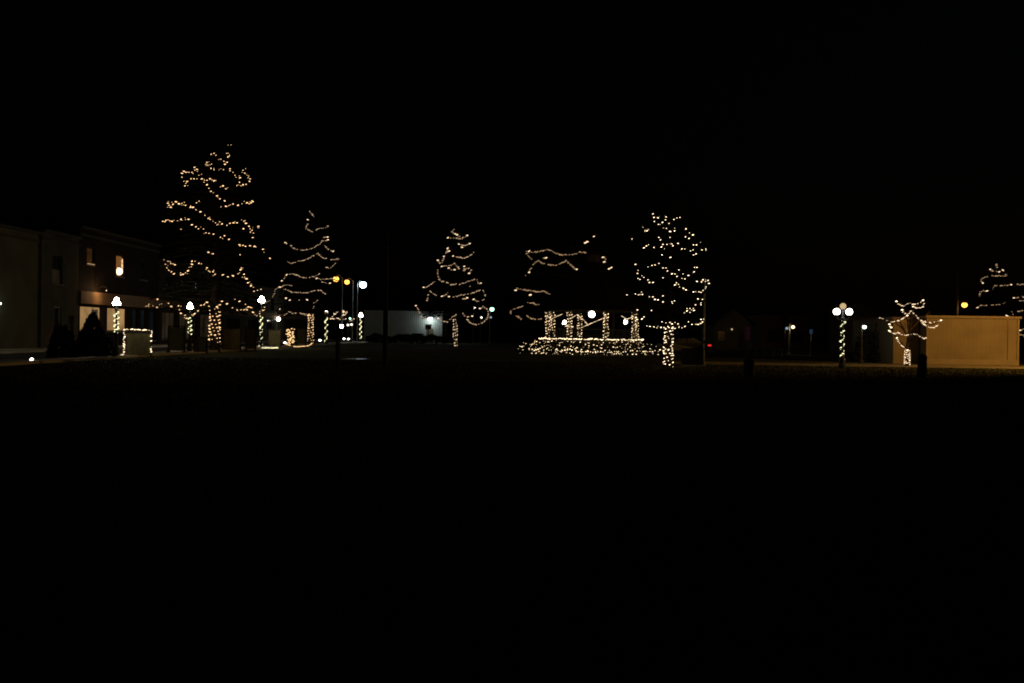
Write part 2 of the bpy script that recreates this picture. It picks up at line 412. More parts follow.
# --- tallest tree, left
T1 = conifer(214.5, 73, (230, 144), [(311,150,262),(300,146,264),(285,152,272),(265,163,270),(245,164,266),(222,162,261),(203,167,255),(185,180,251),(170,184,249),(157,205,232)],
    'tallest conifer, broad and dark, beside the street at the left', .33)
S1 = [
 [(231,144.6)], [(211,154),(214,153),(216,155)], [(228,153),(229.5,155),(228,156.5)], [(221,159),(224,161),(227,162),(225,164)],
 [(207,162),(208,165),(206,164),(210,164.5)], [(211,168),(214,169.5),(219,169.5),(221,168.5)],
 [(182,173),(184,171),(186,172),(189,172),(192,172),(194.5,167),(197,169),(197.5,171),(199,175),(202,178.5),(204,182),(207,184.5),(209,188),(211,191),(213.5,192.5),(217,195.5),(220,198.5),(224.7,200.6)],
 [(191,178.5),(194,178.5),(197,178.5),(201,178.7)], [(182,177),(184,181),(186,183),(187,181.5),(185,185.5),(188,181)], [(207,180),(210,178.5),(212,179.5),(214,180.5)], [(223,185.6),(226,188.5)],
 [(230,168.5),(230,170.5),(233,172),(235,175),(236,177),(240,177.5),(242,172),(243,170),(245,173),(247,175),(248,177.5),(250,178.5),(249.5,181)], [(239.5,182),(237,185),(241,185.5),(243,184.5),(246,184)],
 [(221,206.5),(226,206),(230,204.7),(233,203.7),(238,205),(242,203.5),(247,202.5),(250,201.5),(252.5,201),(249,203.5),(251,202.5)],
 [(168,203),(170,207),(171,207),(169,205),(173,204),(176,201.5),(179,203.5),(182,203),(185.5,205),(190.5,207),(193,207),(196,209.5),(200.5,211.5),(205,215),(208.5,218),(210,219),(213,221),(215.5,222.5),(217,224.5),(222,223.6),(227,225),(230,223),(233.5,222.5),(237,222.5),(241.5,219.5),(244,221),(246,223),(249,226),(250,228.5),(252,230),(253.5,232.8),(252.7,237.3)],
 [(258.5,226),(259,227.5)], [(196.5,202.5)],
 [(163,221),(166,220),(170,220.5),(174,220),(177.5,220.5),(181,219),(185,217.5),(188.5,219),(192,224.5),(196,226.5),(198.5,228.5),(203.5,228.7),(206,232.5),(209,233),(213.5,233.8),(220.5,237),(224.5,235.5),(229,239)],
 [(165,221.5),(168,219.5),(172,221)], [(181,229)], [(243.5,228.5)],
 [(239.5,244.5),(243,245),(245.5,246),(250,245.5),(254.5,246)], [(263,249),(264,252),(270,258)], [(208.5,252),(213,253.5)], [(240,254.5)],
 [(164,259.5),(165.5,264),(167,267.5),(169,270),(171.5,271.5),(174,273.5)], [(168,261),(171,262.5),(173,263.5),(175,264.5)],
 [(181,274.5),(183,274),(185.5,272.5),(188,270.5),(189,267),(192,264),(192,261),(195,261),(199,263),(207,267.5),(208.5,270.5),(210,271.5),(213,271.5),(215,274),(223,274.5),(228,276.5),(233,275.5),(238,273.5),(240.5,269.5),(241.5,268.5),(244,274),(244.5,277),(246.5,278.5),(248,282.5),(251,285.5),(253.5,287),(261,289)],
 [(146,306),(149,304),(148,305.5),(153,305.5),(157.5,299),(157,307),(161.5,303.5),(168.5,303),(171,306),(172,306.5),(178.5,305.5),(179.5,309.5),(181,313),(185,315),(186.5,318),(190,316.5),(192,314.5),(194.5,313.5),(198,310.5),(201,305),(204,304.5),(207,302),(209,306)],
 [(217,306.5),(220,304.5),(222,301),(227,303.5),(232.5,307.5),(237.5,310),(241,309.5),(244,309.5),(247,309.5),(248.5,306.5),(250.5,307),(252,307.5)], [(245.5,304),(239.5,301),(235,299)],
 [(253,312),(255,314.5),(257,315.5),(260,313),(263,310),(264.5,307)], [(251,286),(254,291),(257.5,290)]]
crown_lights(T1, S1, 'warm string lights draped in loose swags over the tallest left conifer', 'bulb_warm', .040, jit=.5)
trunk_lights(T1, .75, 3.15, 9.3, 7.37, 'warm string lights wound thickly around trunk of tallest left conifer', 'bulb_warm', .044)

# --- second tree along the street
T2 = conifer(310.5, 112, (311, 207), [(315,272,350),(300,270,346),(285,277,342),(268,284,340),(250,284,336),(235,298,330),(222,304,326)],
    'slim conifer farther down the street, right of the tallest tree', .24)
S2 = [[(310,211.5),(314,216.5)], [(308,220),(307.5,224),(306,228.5),(309,230),(313,231.5),(316,230),(319,228.5),(323,228),(327,227.5),(327.5,226)],
 [(327.5,237),(324,237)], [(328,240),(322,241),(320,243.5),(318,245),(315,247),(311,248.5),(307,249.5),(303,250),(299,249.5),(295,248.5),(292,247),(290,244.5),(285,242.5)],
 [(324.5,245.5),(327,248),(330,250.5),(333,251)],
 [(288,261.5),(291,263),(294,262.5),(297,261.5),(300,260.5),(303,260.5),(306,259),(309,258),(312,256),(315,254.5),(318,253.5),(321,256),(324,258),(328,259),(333,259.5),(339,258.5),(337,261.5),(334,264.5),(332,266.5),(329,268),(326,267)],
 [(282,281),(284,278),(286.5,274.5)], [(290,274),(293,273.5),(297,275),(301,277),(304,277.5),(308,277.5),(312,276.5),(316,276),(319,273.5)],
 [(317,278),(321,279),(325,279),(330,278.5),(333,278.5)], [(322,281.5),(326,283),(330,283.5)], [(280,287),(284,285),(289,285),(292,285.5)],
 [(284,289),(288,290.5),(292,292),(297,292),(302,292.5),(307,292.5),(311,291.5),(315,290),(317,289.5),(322,291),(325,293.5)],
 [(286,298)], [(290,300)], [(299,300)], [(307,299.5)], [(280,309)], [(318,300),(314,303),(315,305),(313,308)],
 [(265,302.5),(268,301),(271,299),(272.5,297),(274.5,293),(275.5,289),(280,287)],
 [(277,317),(280,315.5),(284,315),(287,313),(289,311.5),(292,313),(296,313),(299,312.5),(303,313.5),(307,314),(311,315.5),(314,317)], [(300,312.5),(305,315),(309,314.5)]]
crown_lights(T2, S2, 'fine warm string lights winding up the second street conifer', 'bulb_fine', .052, 1.7, ends='bulb_end')
trunk_lights(T2, .35, 3.4, 11, 5.41, 'warm string lights wound around trunk of the second street conifer', 'bulb_warm', .05)

# --- middle tree
T3 = conifer(455, 110, (455, 226), [(317,418,490),(306,417,489),(292,426,486),(280,431,482),(268,437,473),(255,441,474),(243,447,471),(234,450,466)],
    'evenly tapered conifer standing alone in the middle of the square', .19)
S3 = [[(454,229.5),(452,232),(455,234)], [(448,237.5),(452,238),(457,238),(462,238.5),(464,237),(467,235.5)], [(457,235),(460,236.5)],
 [(459,244.5),(462,245),(465,245),(468,244.5),(470,243.5)], [(462,247)], [(448,248),(447.5,250.5),(446,253),(449,251)],
 [(453,256),(456,256.5),(459,257),(463,258),(466,257.5),(469,256),(472,254),(473.5,252.5)], [(444,256),(443.5,259),(442,262),(439.5,263),(437.5,260.5)],
 [(442,266.5),(445,266),(448,265.5),(451,265),(454,263.5),(457,265.5),(459,268.5)], [(449,268),(452,270),(455,270)], [(464,266),(464,270.5),(467,268.5),(470,268),(471.5,270),(469,273.5)],
 [(438,268),(438,272),(438,276),(439,279),(441,281.5),(444,281),(448,283),(452,284.5),(456,284),(460,284),(463,283),(466,282),(470,280.5),(474,279.5),(477,279.5),(478.5,283),(481,283.5)], [(470,286)],
 [(423.5,287.5),(427,287),(430,285),(433,282.5),(434.5,281.5)], [(427,300),(428,296),(428.5,293),(430,291),(433,293.5),(436,295)], [(442,296.5),(446,294.5),(447.5,293)],
 [(449,296.5),(453,296.5),(457,296),(460,295),(464,294.5),(468,293.5),(472,293),(476,291.5),(480,290)], [(463,299),(467,298)], [(483,290),(484,293),(485.5,296),(484,299),(481,301),(477,301),(474,299.5)],
 [(416,305.5),(418,309),(420,312.5),(421,316),(424,318),(428,318)], [(438,318),(441,320),(444,321),(447,321.5),(450,319.5),(453,316.5),(456,314.5),(459,313.5),(463,313.5),(465,316),(469,317),(472,316)],
 [(466,318),(469,321),(472,323.5),(476,324.5),(480,324),(484,321.5),(487,318.5),(488.5,314),(488,311.5),(486,308),(483,306.5),(480,308.5)]]
crown_lights(T3, S3, 'fine warm string lights spiralling around the lone middle conifer', 'bulb_fine', .054, 1.6, ends='bulb_end')
trunk_lights(T3, .2, 3.0, 8, 6.3, 'warm string lights zigzagging up trunk of the lone middle conifer', 'bulb_end', .046)

# --- tree behind the gazebo
T4 = conifer(575, 97, (592, 233), [(320,512,640),(305,511,638),(290,516,634),(275,524,626),(262,530,620),(250,527,612),(242,562,604)],
    'wide conifer standing directly behind the gazebo', .3)
S4 = [[(526,251.5),(528,255),(530,257.5),(532,259)], [(529,251.5),(533,252),(538,251.5),(543,250.5),(547,249),(551,250.5),(555,252.5),(559,254),(562,254.5),(567,254.5),(571,254.5),(575,254),(580,252),(584,252),(587,254)],
 [(525.5,275.5)], [(529,272),(531,268),(533,264.5),(536,261.5),(539,260.5),(543,263),(547,264.5),(553,265),(558,264.5),(562,262.5),(566,260.5),(570,263.5),(573,267),(577,269.5)], [(543,258),(546,258)],
 [(603,257),(606,258),(604,262)], [(609,268.5),(611,267.5)], [(594,236.5)], [(585,243),(587,242)],
 [(516,290),(517,288),(519,288.5),(523,289.5),(531,290.5),(539,291.5),(544,291),(549,293.5),(555,295)], [(530,295)],
 [(510.5,315),(511,310.5),(513,309),(517,308),(521,306.5),(525,304),(528,302.5),(533,303),(537,304.5),(541,304.5)], [(516,315.5),(521,318.5)], [(527,316),(532,318.5),(537,319),(541,318.5)]]
crown_lights(T4, S4, 'fine warm string lights on the wide conifer behind the gazebo', 'bulb_far', .058, 1.7, ends='bulb_end')

# --- nearest tree, right of the gazebo
T5 = conifer(668, 53, (664, 206), [(329,646,704),(318,638,705),(300,628,706),(285,632,710),(268,634,706),(250,636,706),(235,637,698),(222,645,688),(214,652,680)],
    'nearest conifer, just right of the gazebo', .2, per_m=6)
S5 = [[(653,213.5),(654,217),(658,217.5),(654.5,221),(658.5,224)], [(666,216.5),(665.5,219.5),(662.5,222),(669,223),(674,219),(677,217.5),(680,217)], [(643,227),(645,230),(647,230.5)], [(632,238.5)],
 [(666.5,228),(670,231),(671,231.5),(674.5,230.5)], [(686,228.5),(689.5,232.5),(693,234.5)], [(659,237),(660.5,239.5),(663,244),(667,244)], [(670,237),(672,243.5),(673,245.5),(678,243)], [(685.5,236.5),(689,238)],
 [(644,247.5),(646.5,245.5),(654,247),(661.5,246.5)], [(682,248.5),(685,248.5),(690.5,250.5),(693,249.5)], [(693.5,244.5),(696.5,244.5)], [(702,249.5),(706,249.5)], [(696,253.5),(693.5,254.5)], [(662,254.5),(670.5,257)],
 [(635.5,264),(638,270),(637.5,273),(638,278),(640,279),(644,277),(648,279.5),(649.5,282),(653,282)], [(648,266.5),(652,265),(655,264.5),(659,263),(663,267.5),(666,267.5),(667.5,270.5),(672,273.5),(675,273.5),(677,276),(682,278),(685,278.5)],
 [(679,269.5),(683,273.5),(688.5,275)], [(694.5,267),(697,267),(694,271.5)], [(663,277.5)], [(676.5,282.5),(675,284.5),(678.5,284),(679.5,286.5),(683.5,288),(686,289.5),(693.5,291.5),(699,291.5),(701,292),(703,290),(705.5,288),(706,286.5),(709,283),(708,280),(705.5,281),(703,279.5),(701.5,281.5),(697,281)],
 [(627,294.5),(635.5,293.5),(638.5,294.5),(640,294),(642.5,294),(649.5,296.5),(653,296.5),(655,299),(658,299.5),(663,295.5),(663,301.5),(672,301.5),(672.5,303),(674.5,300.5)],
 [(698,298.5),(702.5,299),(701,302.5),(701,304.5),(695.5,304.5),(694,310)], [(637.5,309.5),(651.5,310)], [(684.5,312.5),(687,310.5),(687,308),(690,308),(691.5,309.5),(690,312)],
 [(636,317),(637,319),(642,318.5),(644,316.5)], [(662,321.5),(666,322.5),(670,322),(672,323.5),(675,322),(678,323.5)], [(688.5,321.5),(692,324),(696,324),(698,324),(700.5,323),(702.5,321.5),(701,319)],
 [(647,325.5),(650,326),(654,326.5),(657,327.5),(661,327),(664,327),(668,326),(672,328),(675,328),(679,327),(682,327.5),(685,326)]]
crown_lights(T5, S5, 'bright scattered string lights on the nearest conifer beside the gazebo', 'bulb_cream', .027, jit=.4)
trunk_lights(T5, .05, 2.1, 11.2, 7.41, 'bright string lights wound around trunk of the nearest conifer', 'bulb_cream', .027)

# --- far right trees
T7 = conifer(995, 101, (996.5, 258), [(325,966,1024),(308,974,1016),(295,978,1012),(280,980,1009),(270,988,1005)], 'conifer rising behind the tan shed at the right', .25)
S7 = [[(996.5,264),(997,267)], [(990,269.5),(993,271),(996,271),(999,271.5)], [(1003,270),(1004.5,273),(1006.5,275),(1004,276),(999,275.5),(994,275.5),(990,275.5),(986,276.5),(982,278.5),(981,281),(982.5,283)],
 [(993,288.5),(995,285),(999,285.5),(1003,285),(1007,285),(1011,284.5)], [(979.5,296),(980,292),(983,290.5),(987,291)], [(977,307.5),(980,305.5),(985,305.5),(990,305),(995,304.5),(1000,304),(1005,302.5)], [(1007,315.5),(1011,317),(1013,314),(1012,311.5)]]
crown_lights(T7, S7, 'dim string lights on the conifer behind the tan shed', 'bulb_far', .055, 1.6, ends='bulb_end')
T8 = conifer(1046, 96, (1046, 250), [(325,1012,1080),(300,1014,1078),(284,1018,1074),(268,1032,1060)], 'conifer cut off by the right edge of the photo', .25, dens=.8)
S8 = [[(1018,284),(1020,284.5),(1024,284),(1030,285)], [(1014,298),(1018,297),(1022,296.5),(1028,297)], [(1020,300.5),(1026,301)], [(1018,311),(1021,310.5),(1024,310),(1030,311)], [(1020,330),(1023,329),(1027,328)], [(1020,334),(1023,335),(1028,337)]]
crown_lights(T8, S8, 'dim string lights on the conifer at the right edge', 'bulb_far', .055, 1.6, ends='bulb_end')

# --- tiny far conifer at the end of the street
T9 = conifer(341, 172, (342, 303), [(323,327,356),(314,332,350),(308,337,347)], 'tiny far conifer at the end of the street', .2)
crown_lights(T9, [[(331,318),(335,313.5),(338,311.5)], [(341,316.5),(345,315),(347,311.5)], [(327,320),(332,318.5),(335,319)], [(344,312),(347,312.5)], [(337,318),(342,320),(346,319)], [(350,321),(354,319)]],
    'dim warm lights on the tiny conifer at the street end', 'bulb_end', .075, 1.8)
# --- small bare lit tree in front of the shed
def small_tree():
    Y = 61.5; g = ground(907, Y)
    t = empty('small_tree', g, 'small bare spreading tree in front of the tan shed', 'tree')
    P = lambda x, y, dy=0: at(x, y, Y+dy) - g
    m = MB(); m.tube([(0,0,-.15), P(907,356), P(907,349), P(908,340), P(909,330)], [.15,.12,.10,.08,.05], 8); m.build('trunk', 'bark', t, True)
    limbs = [[(907,349,0),(899,341,-.2),(893,333,-.4),(888,329,-.5)], [(908,342,0),(916,336,-.4),(926,337,-.7)], [(908,338,0),(900,322,-.5),(890,321,-.8),(879,317,-1)],
             [(909,332,0),(912,315,-.4),(921,320,-.7),(931,325,-.9),(943,320,-1)], [(909,330,0),(906,314,.2),(901,306,.1),(896,301,0)], [(909,330,0),(912,311,.3),(916,305,.3),(924,299,.2)], [(908,336,0),(902,328,.6),(894,322,1.1)], [(909,331,0),(918,322,.7),(930,312,1.2)]]
    for l in limbs:
        k = len(l); q = MB(); q.tube([P(*p) for p in l], [.05*(1-i/k)+.008 for i in range(k)], 5)
        for i in range(7):
            a = random.randrange(1, k); s = P(*l[a-1]).lerp(P(*l[a]), random.random())
            e = s + Vector((random.uniform(-.35,.35), random.uniform(-.35,.35), random.uniform(.05,.45)))
            q.tube([s, (s+e)/2 + Vector((0,0,.03)), e], [.012,.008,.004], 3)
        q.build('limb', 'bark', t)
    S = [[(896.5,301.5),(898.5,303.5),(901,305.5),(904,305.5),(907,303.5),(910,303),(914,304),(918,303),(921,301.5),(923,300)], [(924,303),(923,306.5),(920,307.5),(916,307.5),(913,306.5)],
      [(902,310),(904,312.5),(908,314),(911,311),(914,313),(917,316),(919,319),(922,322),(926,325.5),(930,327.5),(934,327),(938,325)], [(921,320),(926,322),(931,322.5),(936,321.5),(941,320.5)],
      [(880,317.5),(883,318.5),(887,320),(891,321.5),(896,321.5),(900,319.5),(904,317.5),(907,315.5)], [(889,324),(891,327.5)], [(889,331),(892,332.5),(895,333.5),(898,332),(901,334),(905,335),(910,334.5),(914,334),(917,334),(920,336.5),(924,338),(926,337.5)],
      [(897,338),(899,342),(902,345.5),(905,348),(907,350)]]
    s_ = empty('string_lights', g + Vector((0,-.3,0)), 'string lights along the limbs of the small bare tree', 'string lights', 'light strings on the trees')
    string(s_, [[at(x+random.uniform(-.3,.3), y+random.uniform(-.3,.3), Y - .45 - .02*abs(x-907)) for x, y in resample(q, 1.5)] for q in S], 'bulb_end', .031, .5, ends='bulb_cream', drop=.14)
    s2 = empty('trunk_lights', g + Vector((0,-.3,0)), 'string lights wound around trunk of the small bare tree', 'string lights', 'light strings wound round trunks')
    string(s2, [[p + Vector((random.uniform(-.03,.03),0,random.uniform(-.05,.05))) for p in helix((g.x, g.y), .17, .14, .12, .95, 6.3, 7.37)]], 'bulb_end', .034, .4)
small_tree()

# ------------------------------------------------------------------ shrubs
def shrub(p, rx, ry, h, label, n=900, name='shrub', cone=False, group=None, mat_='leaves'):
    t = empty(name, p, label, 'shrub', group)
    m = MB()
    for k in range(5):
        a = 2*math.pi*k/5 + random.random(); m.tube([(0,0,-.05), (rx*.25*math.cos(a), ry*.25*math.sin(a), h*.4), (rx*.5*math.cos(a), ry*.5*math.sin(a), h*.75)], [.04,.025,.008], 4)
    m.build('stem', 'bark', t)
    u = rng.random(n); th = rng.random(n)*6.283
    if cone: z = h*(1-np.sqrt(1-u)*1.0); z = h*u**1.3; rr = (1-z/h)**.8 * (.55+.45*rng.random(n)**.5); zz = z
    else:
        ph = np.arcsin(u); rr = np.cos(ph)*(.6+.4*rng.random(n)**.5); zz = h*np.sin(ph)*(.75+.27*rng.random(n)); rr = np.maximum(rr, .1)
    lump = 1 + .12*np.sin(th*3+rng.random()*6) + .08*np.sin(th*5+zz*4)
    B = np.stack([rx*rr*lump*np.cos(th), ry*rr*lump*np.sin(th), np.maximum(zz-.08, .0)+.02], 1)
    D = np.stack([np.cos(th), np.sin(th), rng.normal(.3,.6,n)], 1) + rng.normal(0,.5,(n,3))
    V, Fc = sprays(B, D, rng.uniform(.1,.22,n), rng.uniform(.03,.06,n)); V[:,2] = np.maximum(V[:,2], .01)
    npmesh('foliage', V, Fc, mat_, t); return t
shrub(ground(92.5, 54.5), 1.0, .9, 2.4, 'dark pointed evergreen shrub in front of the lit shop windows', 6000, cone=True, mat_='needles')
shrub(ground(62, 51.5), .62, .6, 1.75, 'low dark rounded shrub left of the pointed one', 2500, mat_='needles')
shrub(ground(104, 54.0), .5, .5, 1.3, 'low dark shrub at the foot of the first lamp post', 600, mat_='needles')
shrub(ground(886, 70), 1.1, 1.0, 3.2, 'dark green bushy shrub behind the small bare tree', 1800)
shrub(ground(868, 71), 1.0, 1.0, 2.2, 'lower dark shrub left of the bushy one by the shed', 1200)

# ------------------------------------------------------------------ gazebo
GX = ground(592, 88).x; GY = 88.0
def gazebo():
    t = empty('gazebo', (GX, GY, 0), 'octagonal bandstand gazebo with steep roof outlined in lights', 'gazebo')
    Rc = 3.95; DZ = 1.22; CT = 3.55
    ang = [math.pi*2*k/8 + R(12) for k in range(8)]
    pt = lambda r, k, z: Vector((r*math.cos(ang[k%8]), r*math.sin(ang[k%8]), z))
    def ring(r, z0, z1, r2=None):
        m = MB(); r2 = r if r2 is None else r2
        m.add([pt(r,k,z0) for k in range(8)] + [pt(r2,k,z1) for k in range(8)], [(k,(k+1)%8,8+(k+1)%8,8+k) for k in range(8)] + [tuple(range(7,-1,-1)), tuple(range(8,16))]); return m
    ring(4.35, -.1, DZ-.12).build('base', 'stone', t)
    ring(4.6, DZ-.12, DZ).build('deck', 'gazebo_paint', t)
    for k in range(8):
        p = pt(Rc, k, 0); m = MB()
        m.lathe([(.2,DZ),(.2,DZ+.12),(.13,DZ+.18),(.11,CT-.25),(.16,CT-.18),(.2,CT-.1),(.2,CT)], 10, (p.x,p.y)); m.build('column', 'gazebo_paint', t)
    m = MB()
    for k in range(8):
        a, b_, c, d = pt(Rc+.15,k,0), pt(Rc+.15,k+1,0), pt(Rc-.15,k+1,0), pt(Rc-.15,k,0)
        m.add([(q.x,q.y,z) for z in (CT,CT+.35) for q in (a,b_,c,d)], [(3,2,1,0),(4,5,6,7),(0,1,5,4),(1,2,6,5),(2,3,7,6),(3,0,4,7)])
    m.build('beam', 'gazebo_paint', t)
    ap = 8.35
    for k in range(8):
        a, b_ = pt(5.0,k,CT+.22), pt(5.0,k+1,CT+.22); c, d = pt(.55,k+1,ap-.5), pt(.55,k,ap-.5)
        q = (0,0,-.12); m = MB(); m.add([a,b_,c,d] + [x+Vector(q) for x in (a,b_,c,d)], [(0,1,2,3),(7,6,5,4),(0,4,5,1),(1,5,6,2),(2,6,7,3),(3,7,4,0)])
        m.build('roof_panel', 'shingle', t)
        mm = MB(); mm.tube([a+Vector((0,0,.02)), d+Vector((0,0,.02))], .06, 5); mm.build('hip_cap', 'shingle', t)
    cu = ring(.62, ap-.7, ap+.1).build('cupola', 'gazebo_paint', t)
    ring(.85, ap+.1, ap+.75, .06).build('cupola_roof', 'shingle', cu)
    m = MB(); m.lathe([(.05,ap+.7),(.08,ap+.85),(.03,ap+.95),(.02,ap+1.3)], 8); m.build('finial', 'black_iron', cu)
    for k in range(8):
        if k == 1: continue   # steps side
        a, b_ = pt(Rc,k,0), pt(Rc,k+1,0); m = MB(); d = (b_-a); e = d.normalized()*.22
        for z in (DZ+.12, DZ+.85): m.tube([a+e+Vector((0,0,z)), b_-e+Vector((0,0,z))], .035, 6)
        for i in range(1, 20): p = a.lerp(b_, i/20); m.tube([p+Vector((0,0,DZ+.12)), p+Vector((0,0,DZ+.85))], .018, 4)
        m.build('railing', 'black_iron', t)
    m = MB()
    for i in range(6): m.box(-.9, .9, 4.35+.3*i, 4.65+.3*i, 0, DZ-.18-.17*i)
    m.build('steps', 'concrete', t)
    # lights on the columns
    names = ['far right', '', 'rear middle', 'rear left', 'far left', 'front left', 'front middle', 'front right']
    for k in (0,2,3,4,5,6,7):
        p = pt(Rc, k, 0); s_ = empty('column_lights', (GX+p.x, GY+p.y, DZ), 'string lights spiralling up the %s gazebo column' % names[k], 'string lights', 'light strings on the gazebo')
        string(s_, [[q + Vector((random.uniform(-.04,.04),0,random.uniform(-.05,.05))) for q in helix((GX+p.x, GY+p.y), .2, .18, DZ+.1, CT-.05, 8.5, 5.37, random.random()*6)]], 'bulb_gazebo', .034, .5, drop=.12)
    # rope of lights on the deck edge
    s_ = empty('deck_lights', (GX, GY-4.7, DZ), 'bright string of lights running along the gazebo deck edge', 'string lights', 'light strings on the gazebo')
    pts = []
    for k in (4,5,6,7):
        a, b_ = pt(4.66,k,DZ+.03), pt(4.66,k+1,DZ+.03)
        if k == 7: b_ = a.lerp(b_, .75)
        for i in range(34): pts.append(a.lerp(b_, i/34) + Vector((GX,GY,random.uniform(-.045,.045))))
    string(s_, [pts], 'bulb_cream', .039, .45, drop=.12)
    # swag between inner columns
    s_ = empty('swag_lights', (GX, GY-4, CT-.6), 'slanting garland of lights strung across the gazebo front', 'string lights', 'light strings on the gazebo')
    sw = []
    for q in ([(580,328),(588,324.5),(596,321),(602,318.5),(606,316)], [(546,315),(551,319),(557,316),(562,314)], [(571,318),(577,314.5),(584,320),(588,325)], [(566,326),(573,326.5)], [(622,316),(627,319),(633,316.5)]):
        sw.append([at(x, y, GY-4.05) for x, y in resample(q, 1.4)])
    string(s_, sw, 'bulb_end', .036, .3)
    # hanging globe
    g = at(591.8, 314.3, GY-3.2)
    l = empty('pendant_lamp', g, 'round white globe lamp hanging under the gazebo eave', 'lamp')
    MB().ball((0,0,0), .27, 16, 10).build('globe', 'globe_white', l, True)
    m = MB(); m.lathe([(.03,.2),(.1,.26),(.1,.32),(.015,.34),(.015,CT+.2-g.z)], 8); m.build('rod', 'black_iron', l)
gazebo()
# hedge shrubs around the base, each under its own net of lights
def net_lights(p, rx, ry, h, label, n):
    s_ = empty('net_lights', p + Vector((0,-ry-.1,0)), label, 'net lights', 'light nets on the gazebo shrubs')
    rows = []
    for j in range(4):
        z = h*(.1 + .27*j); q = math.sqrt(max(.08, 1-(z/(h*1.05))**2)); k = max(4, int(n/4*(.5+.5*q))); row = []
        for i in range(k):
            a = math.pi + math.pi*(i+random.uniform(-.3,.3))/k
            row.append(p + Vector((rx*q*1.12*math.cos(a), ry*q*1.12*math.sin(a)-.05, z + random.uniform(-.12,.12)*h)))
        rows.append(row)
    string(s_, rows, 'bulb_gazebo', .032, .55, drop=.22)
for i, (px, dz, rx, h_) in enumerate([(529,-3.0,.85,.85),(541,-4.1,.95,1.1),(554,-5.0,.9,1.15),(567,-5.6,.9,1.1),(580,-5.9,.95,1.1),(594,-6.0,.95,1.0),(608,-5.9,.95,1.05),(621,-5.5,.9,1.05),(634,-4.8,.95,1.15),(647,-3.8,.95,1.05)]):
    p = ground(px, GY+dz); o = ['leftmost','second','third','fourth','fifth','sixth','seventh','eighth','ninth','rightmost'][i]
    nm = '%s low shrub in the hedge ringing the gazebo%s' % (o, '' if i in (0,9) else ', counted from the left')
    shrub(p, rx, .8, h_, nm, 500, group='shrubs ringing the gazebo')
    net_lights(p, rx, .8, h_, 'net of lights over the %s gazebo hedge shrub%s' % (o, '' if i in (0,9) else ' from the left'), [20,38,30,24,26,20,24,22,38,22][i])
s_ = empty('ground_lights', ground(592, GY-7.0), 'wavy string of lights laid along the foot of the gazebo hedge', 'string lights', 'light strings on the gazebo')
q = resample([(522,346.5),(527,348),(534,350),(542,347),(549,350),(560,350.5),(570,349),(578,351),(588,351.5),(598,352),(606,351.5),(614,353.5),(621,353),(628,351),(640,350.5),(650,351.5),(660,350)], 2.3)
string(s_, [[at(x, y+random.uniform(-.5,.5), GY-7.0+abs(x-592)**2*.00075) for x, y in q]], 'bulb_cream', .034, .45, drop=.15)

# ------------------------------------------------------------------ globe lamp posts
def lamp_post(p, hgt, label, along=True, globes=('globe_street',)*3, lights=True, n_turn=5, slabel=None, spread=.34, gr=.19, group='globe lamp posts', z0=.5, bulb_r=.045, zs=None, lift=.2):
    t = empty('lamp_post', p, label, 'lamp post', group, rz=(math.pi/2 if along else 0))
    m = MB(); m.lathe([(.22,0),(.22,.12),(.17,.18),(.15,.55),(.10,.65),(.075,.75)], 10); m.build('base', 'black_iron', t)
    m = MB(); m.lathe([(.07,.7),(.055,hgt-.75),(.09,hgt-.70),(.05,hgt-.62)], 10); m.build('post', 'black_iron', t)
    zs_ = hgt - .36
    for s in (-1, 1):
        m = MB(); m.tube([(0,0,hgt-.72),(s*spread*.5,0,hgt-.80),(s*spread*.95,0,hgt-.72),(s*spread,0,zs_-gr-.02)], .022, 6); m.build('arm', 'black_iron', t)
        MB().lathe([(.03,zs_-gr-.08),(.09,zs_-gr-.02),(.1,zs_-gr+.03)], 10, (s*spread,0)).build('holder', 'black_iron', t)
        MB().ball((s*spread,0,zs_), gr, 16, 10).build('globe', globes[0 if s < 0 else 1], t, True)
    zt = zs_ + lift
    MB().lathe([(.045,hgt-.72),(.045,zt-gr-.06),(.09,zt-gr-.02),(.1,zt-gr+.03)], 10).build('holder', 'black_iron', t)
    MB().ball((0,0,zt), gr*.92, 16, 10).build('globe', globes[2], t, True)
    if lights:
        s2 = empty('post_lights', p + Vector((0,-.15,0)), slabel, 'string lights', 'light strings wound round lamp posts')
        za, zb = zs or (z0, hgt-.75)
        string(s2, [[x + Vector((random.uniform(-.03,.03), 0, random.uniform(-.03,.03))) for x in helix((p.x,p.y), .11, .10, za, zb, n_turn, 8.3, random.random()*6)]], 'bulb_post', bulb_r*.85, .45, drop=.15)
    return t
lamp_post(ground(116, 55.6), 3.32, 'white globe lamp post in front of the lit shop windows', slabel='string lights wound around the lamp post by the shop windows', zs=(1.4,2.55), n_turn=4, gr=.125, spread=.22)
lamp_post(ground(189.5, 68), 3.42, 'white globe lamp post between display boards, left of the tallest conifer', slabel='string lights around the lamp post left of the tallest conifer', zs=(1.2,2.4), n_turn=4, gr=.12, spread=.22)
lamp_post(ground(261, 90), 4.55, 'tall white globe lamp post right of the tallest conifer', slabel='string lights running down the tall lamp post right of the tallest conifer', zs=(.1,2.9), n_turn=5, gr=.2, spread=.36, bulb_r=.055)
lamp_post(ground(326, 117), 3.9, 'distant globe lamp post just right of the second street conifer', slabel='string lights on the distant post by the second conifer', zs=(.2,3.2), n_turn=4, gr=.17, globes=('globe_dim','globe_dim','globe_white'), bulb_r=.06)
lamp_post(ground(360.5, 143), 4.15, 'farthest globe lamp post at the end of the street', slabel='string lights on the farthest lamp post of the street', zs=(.6,3.4), n_turn=4, gr=.24, spread=.5, bulb_r=.065, globes=('globe_white',)*3)
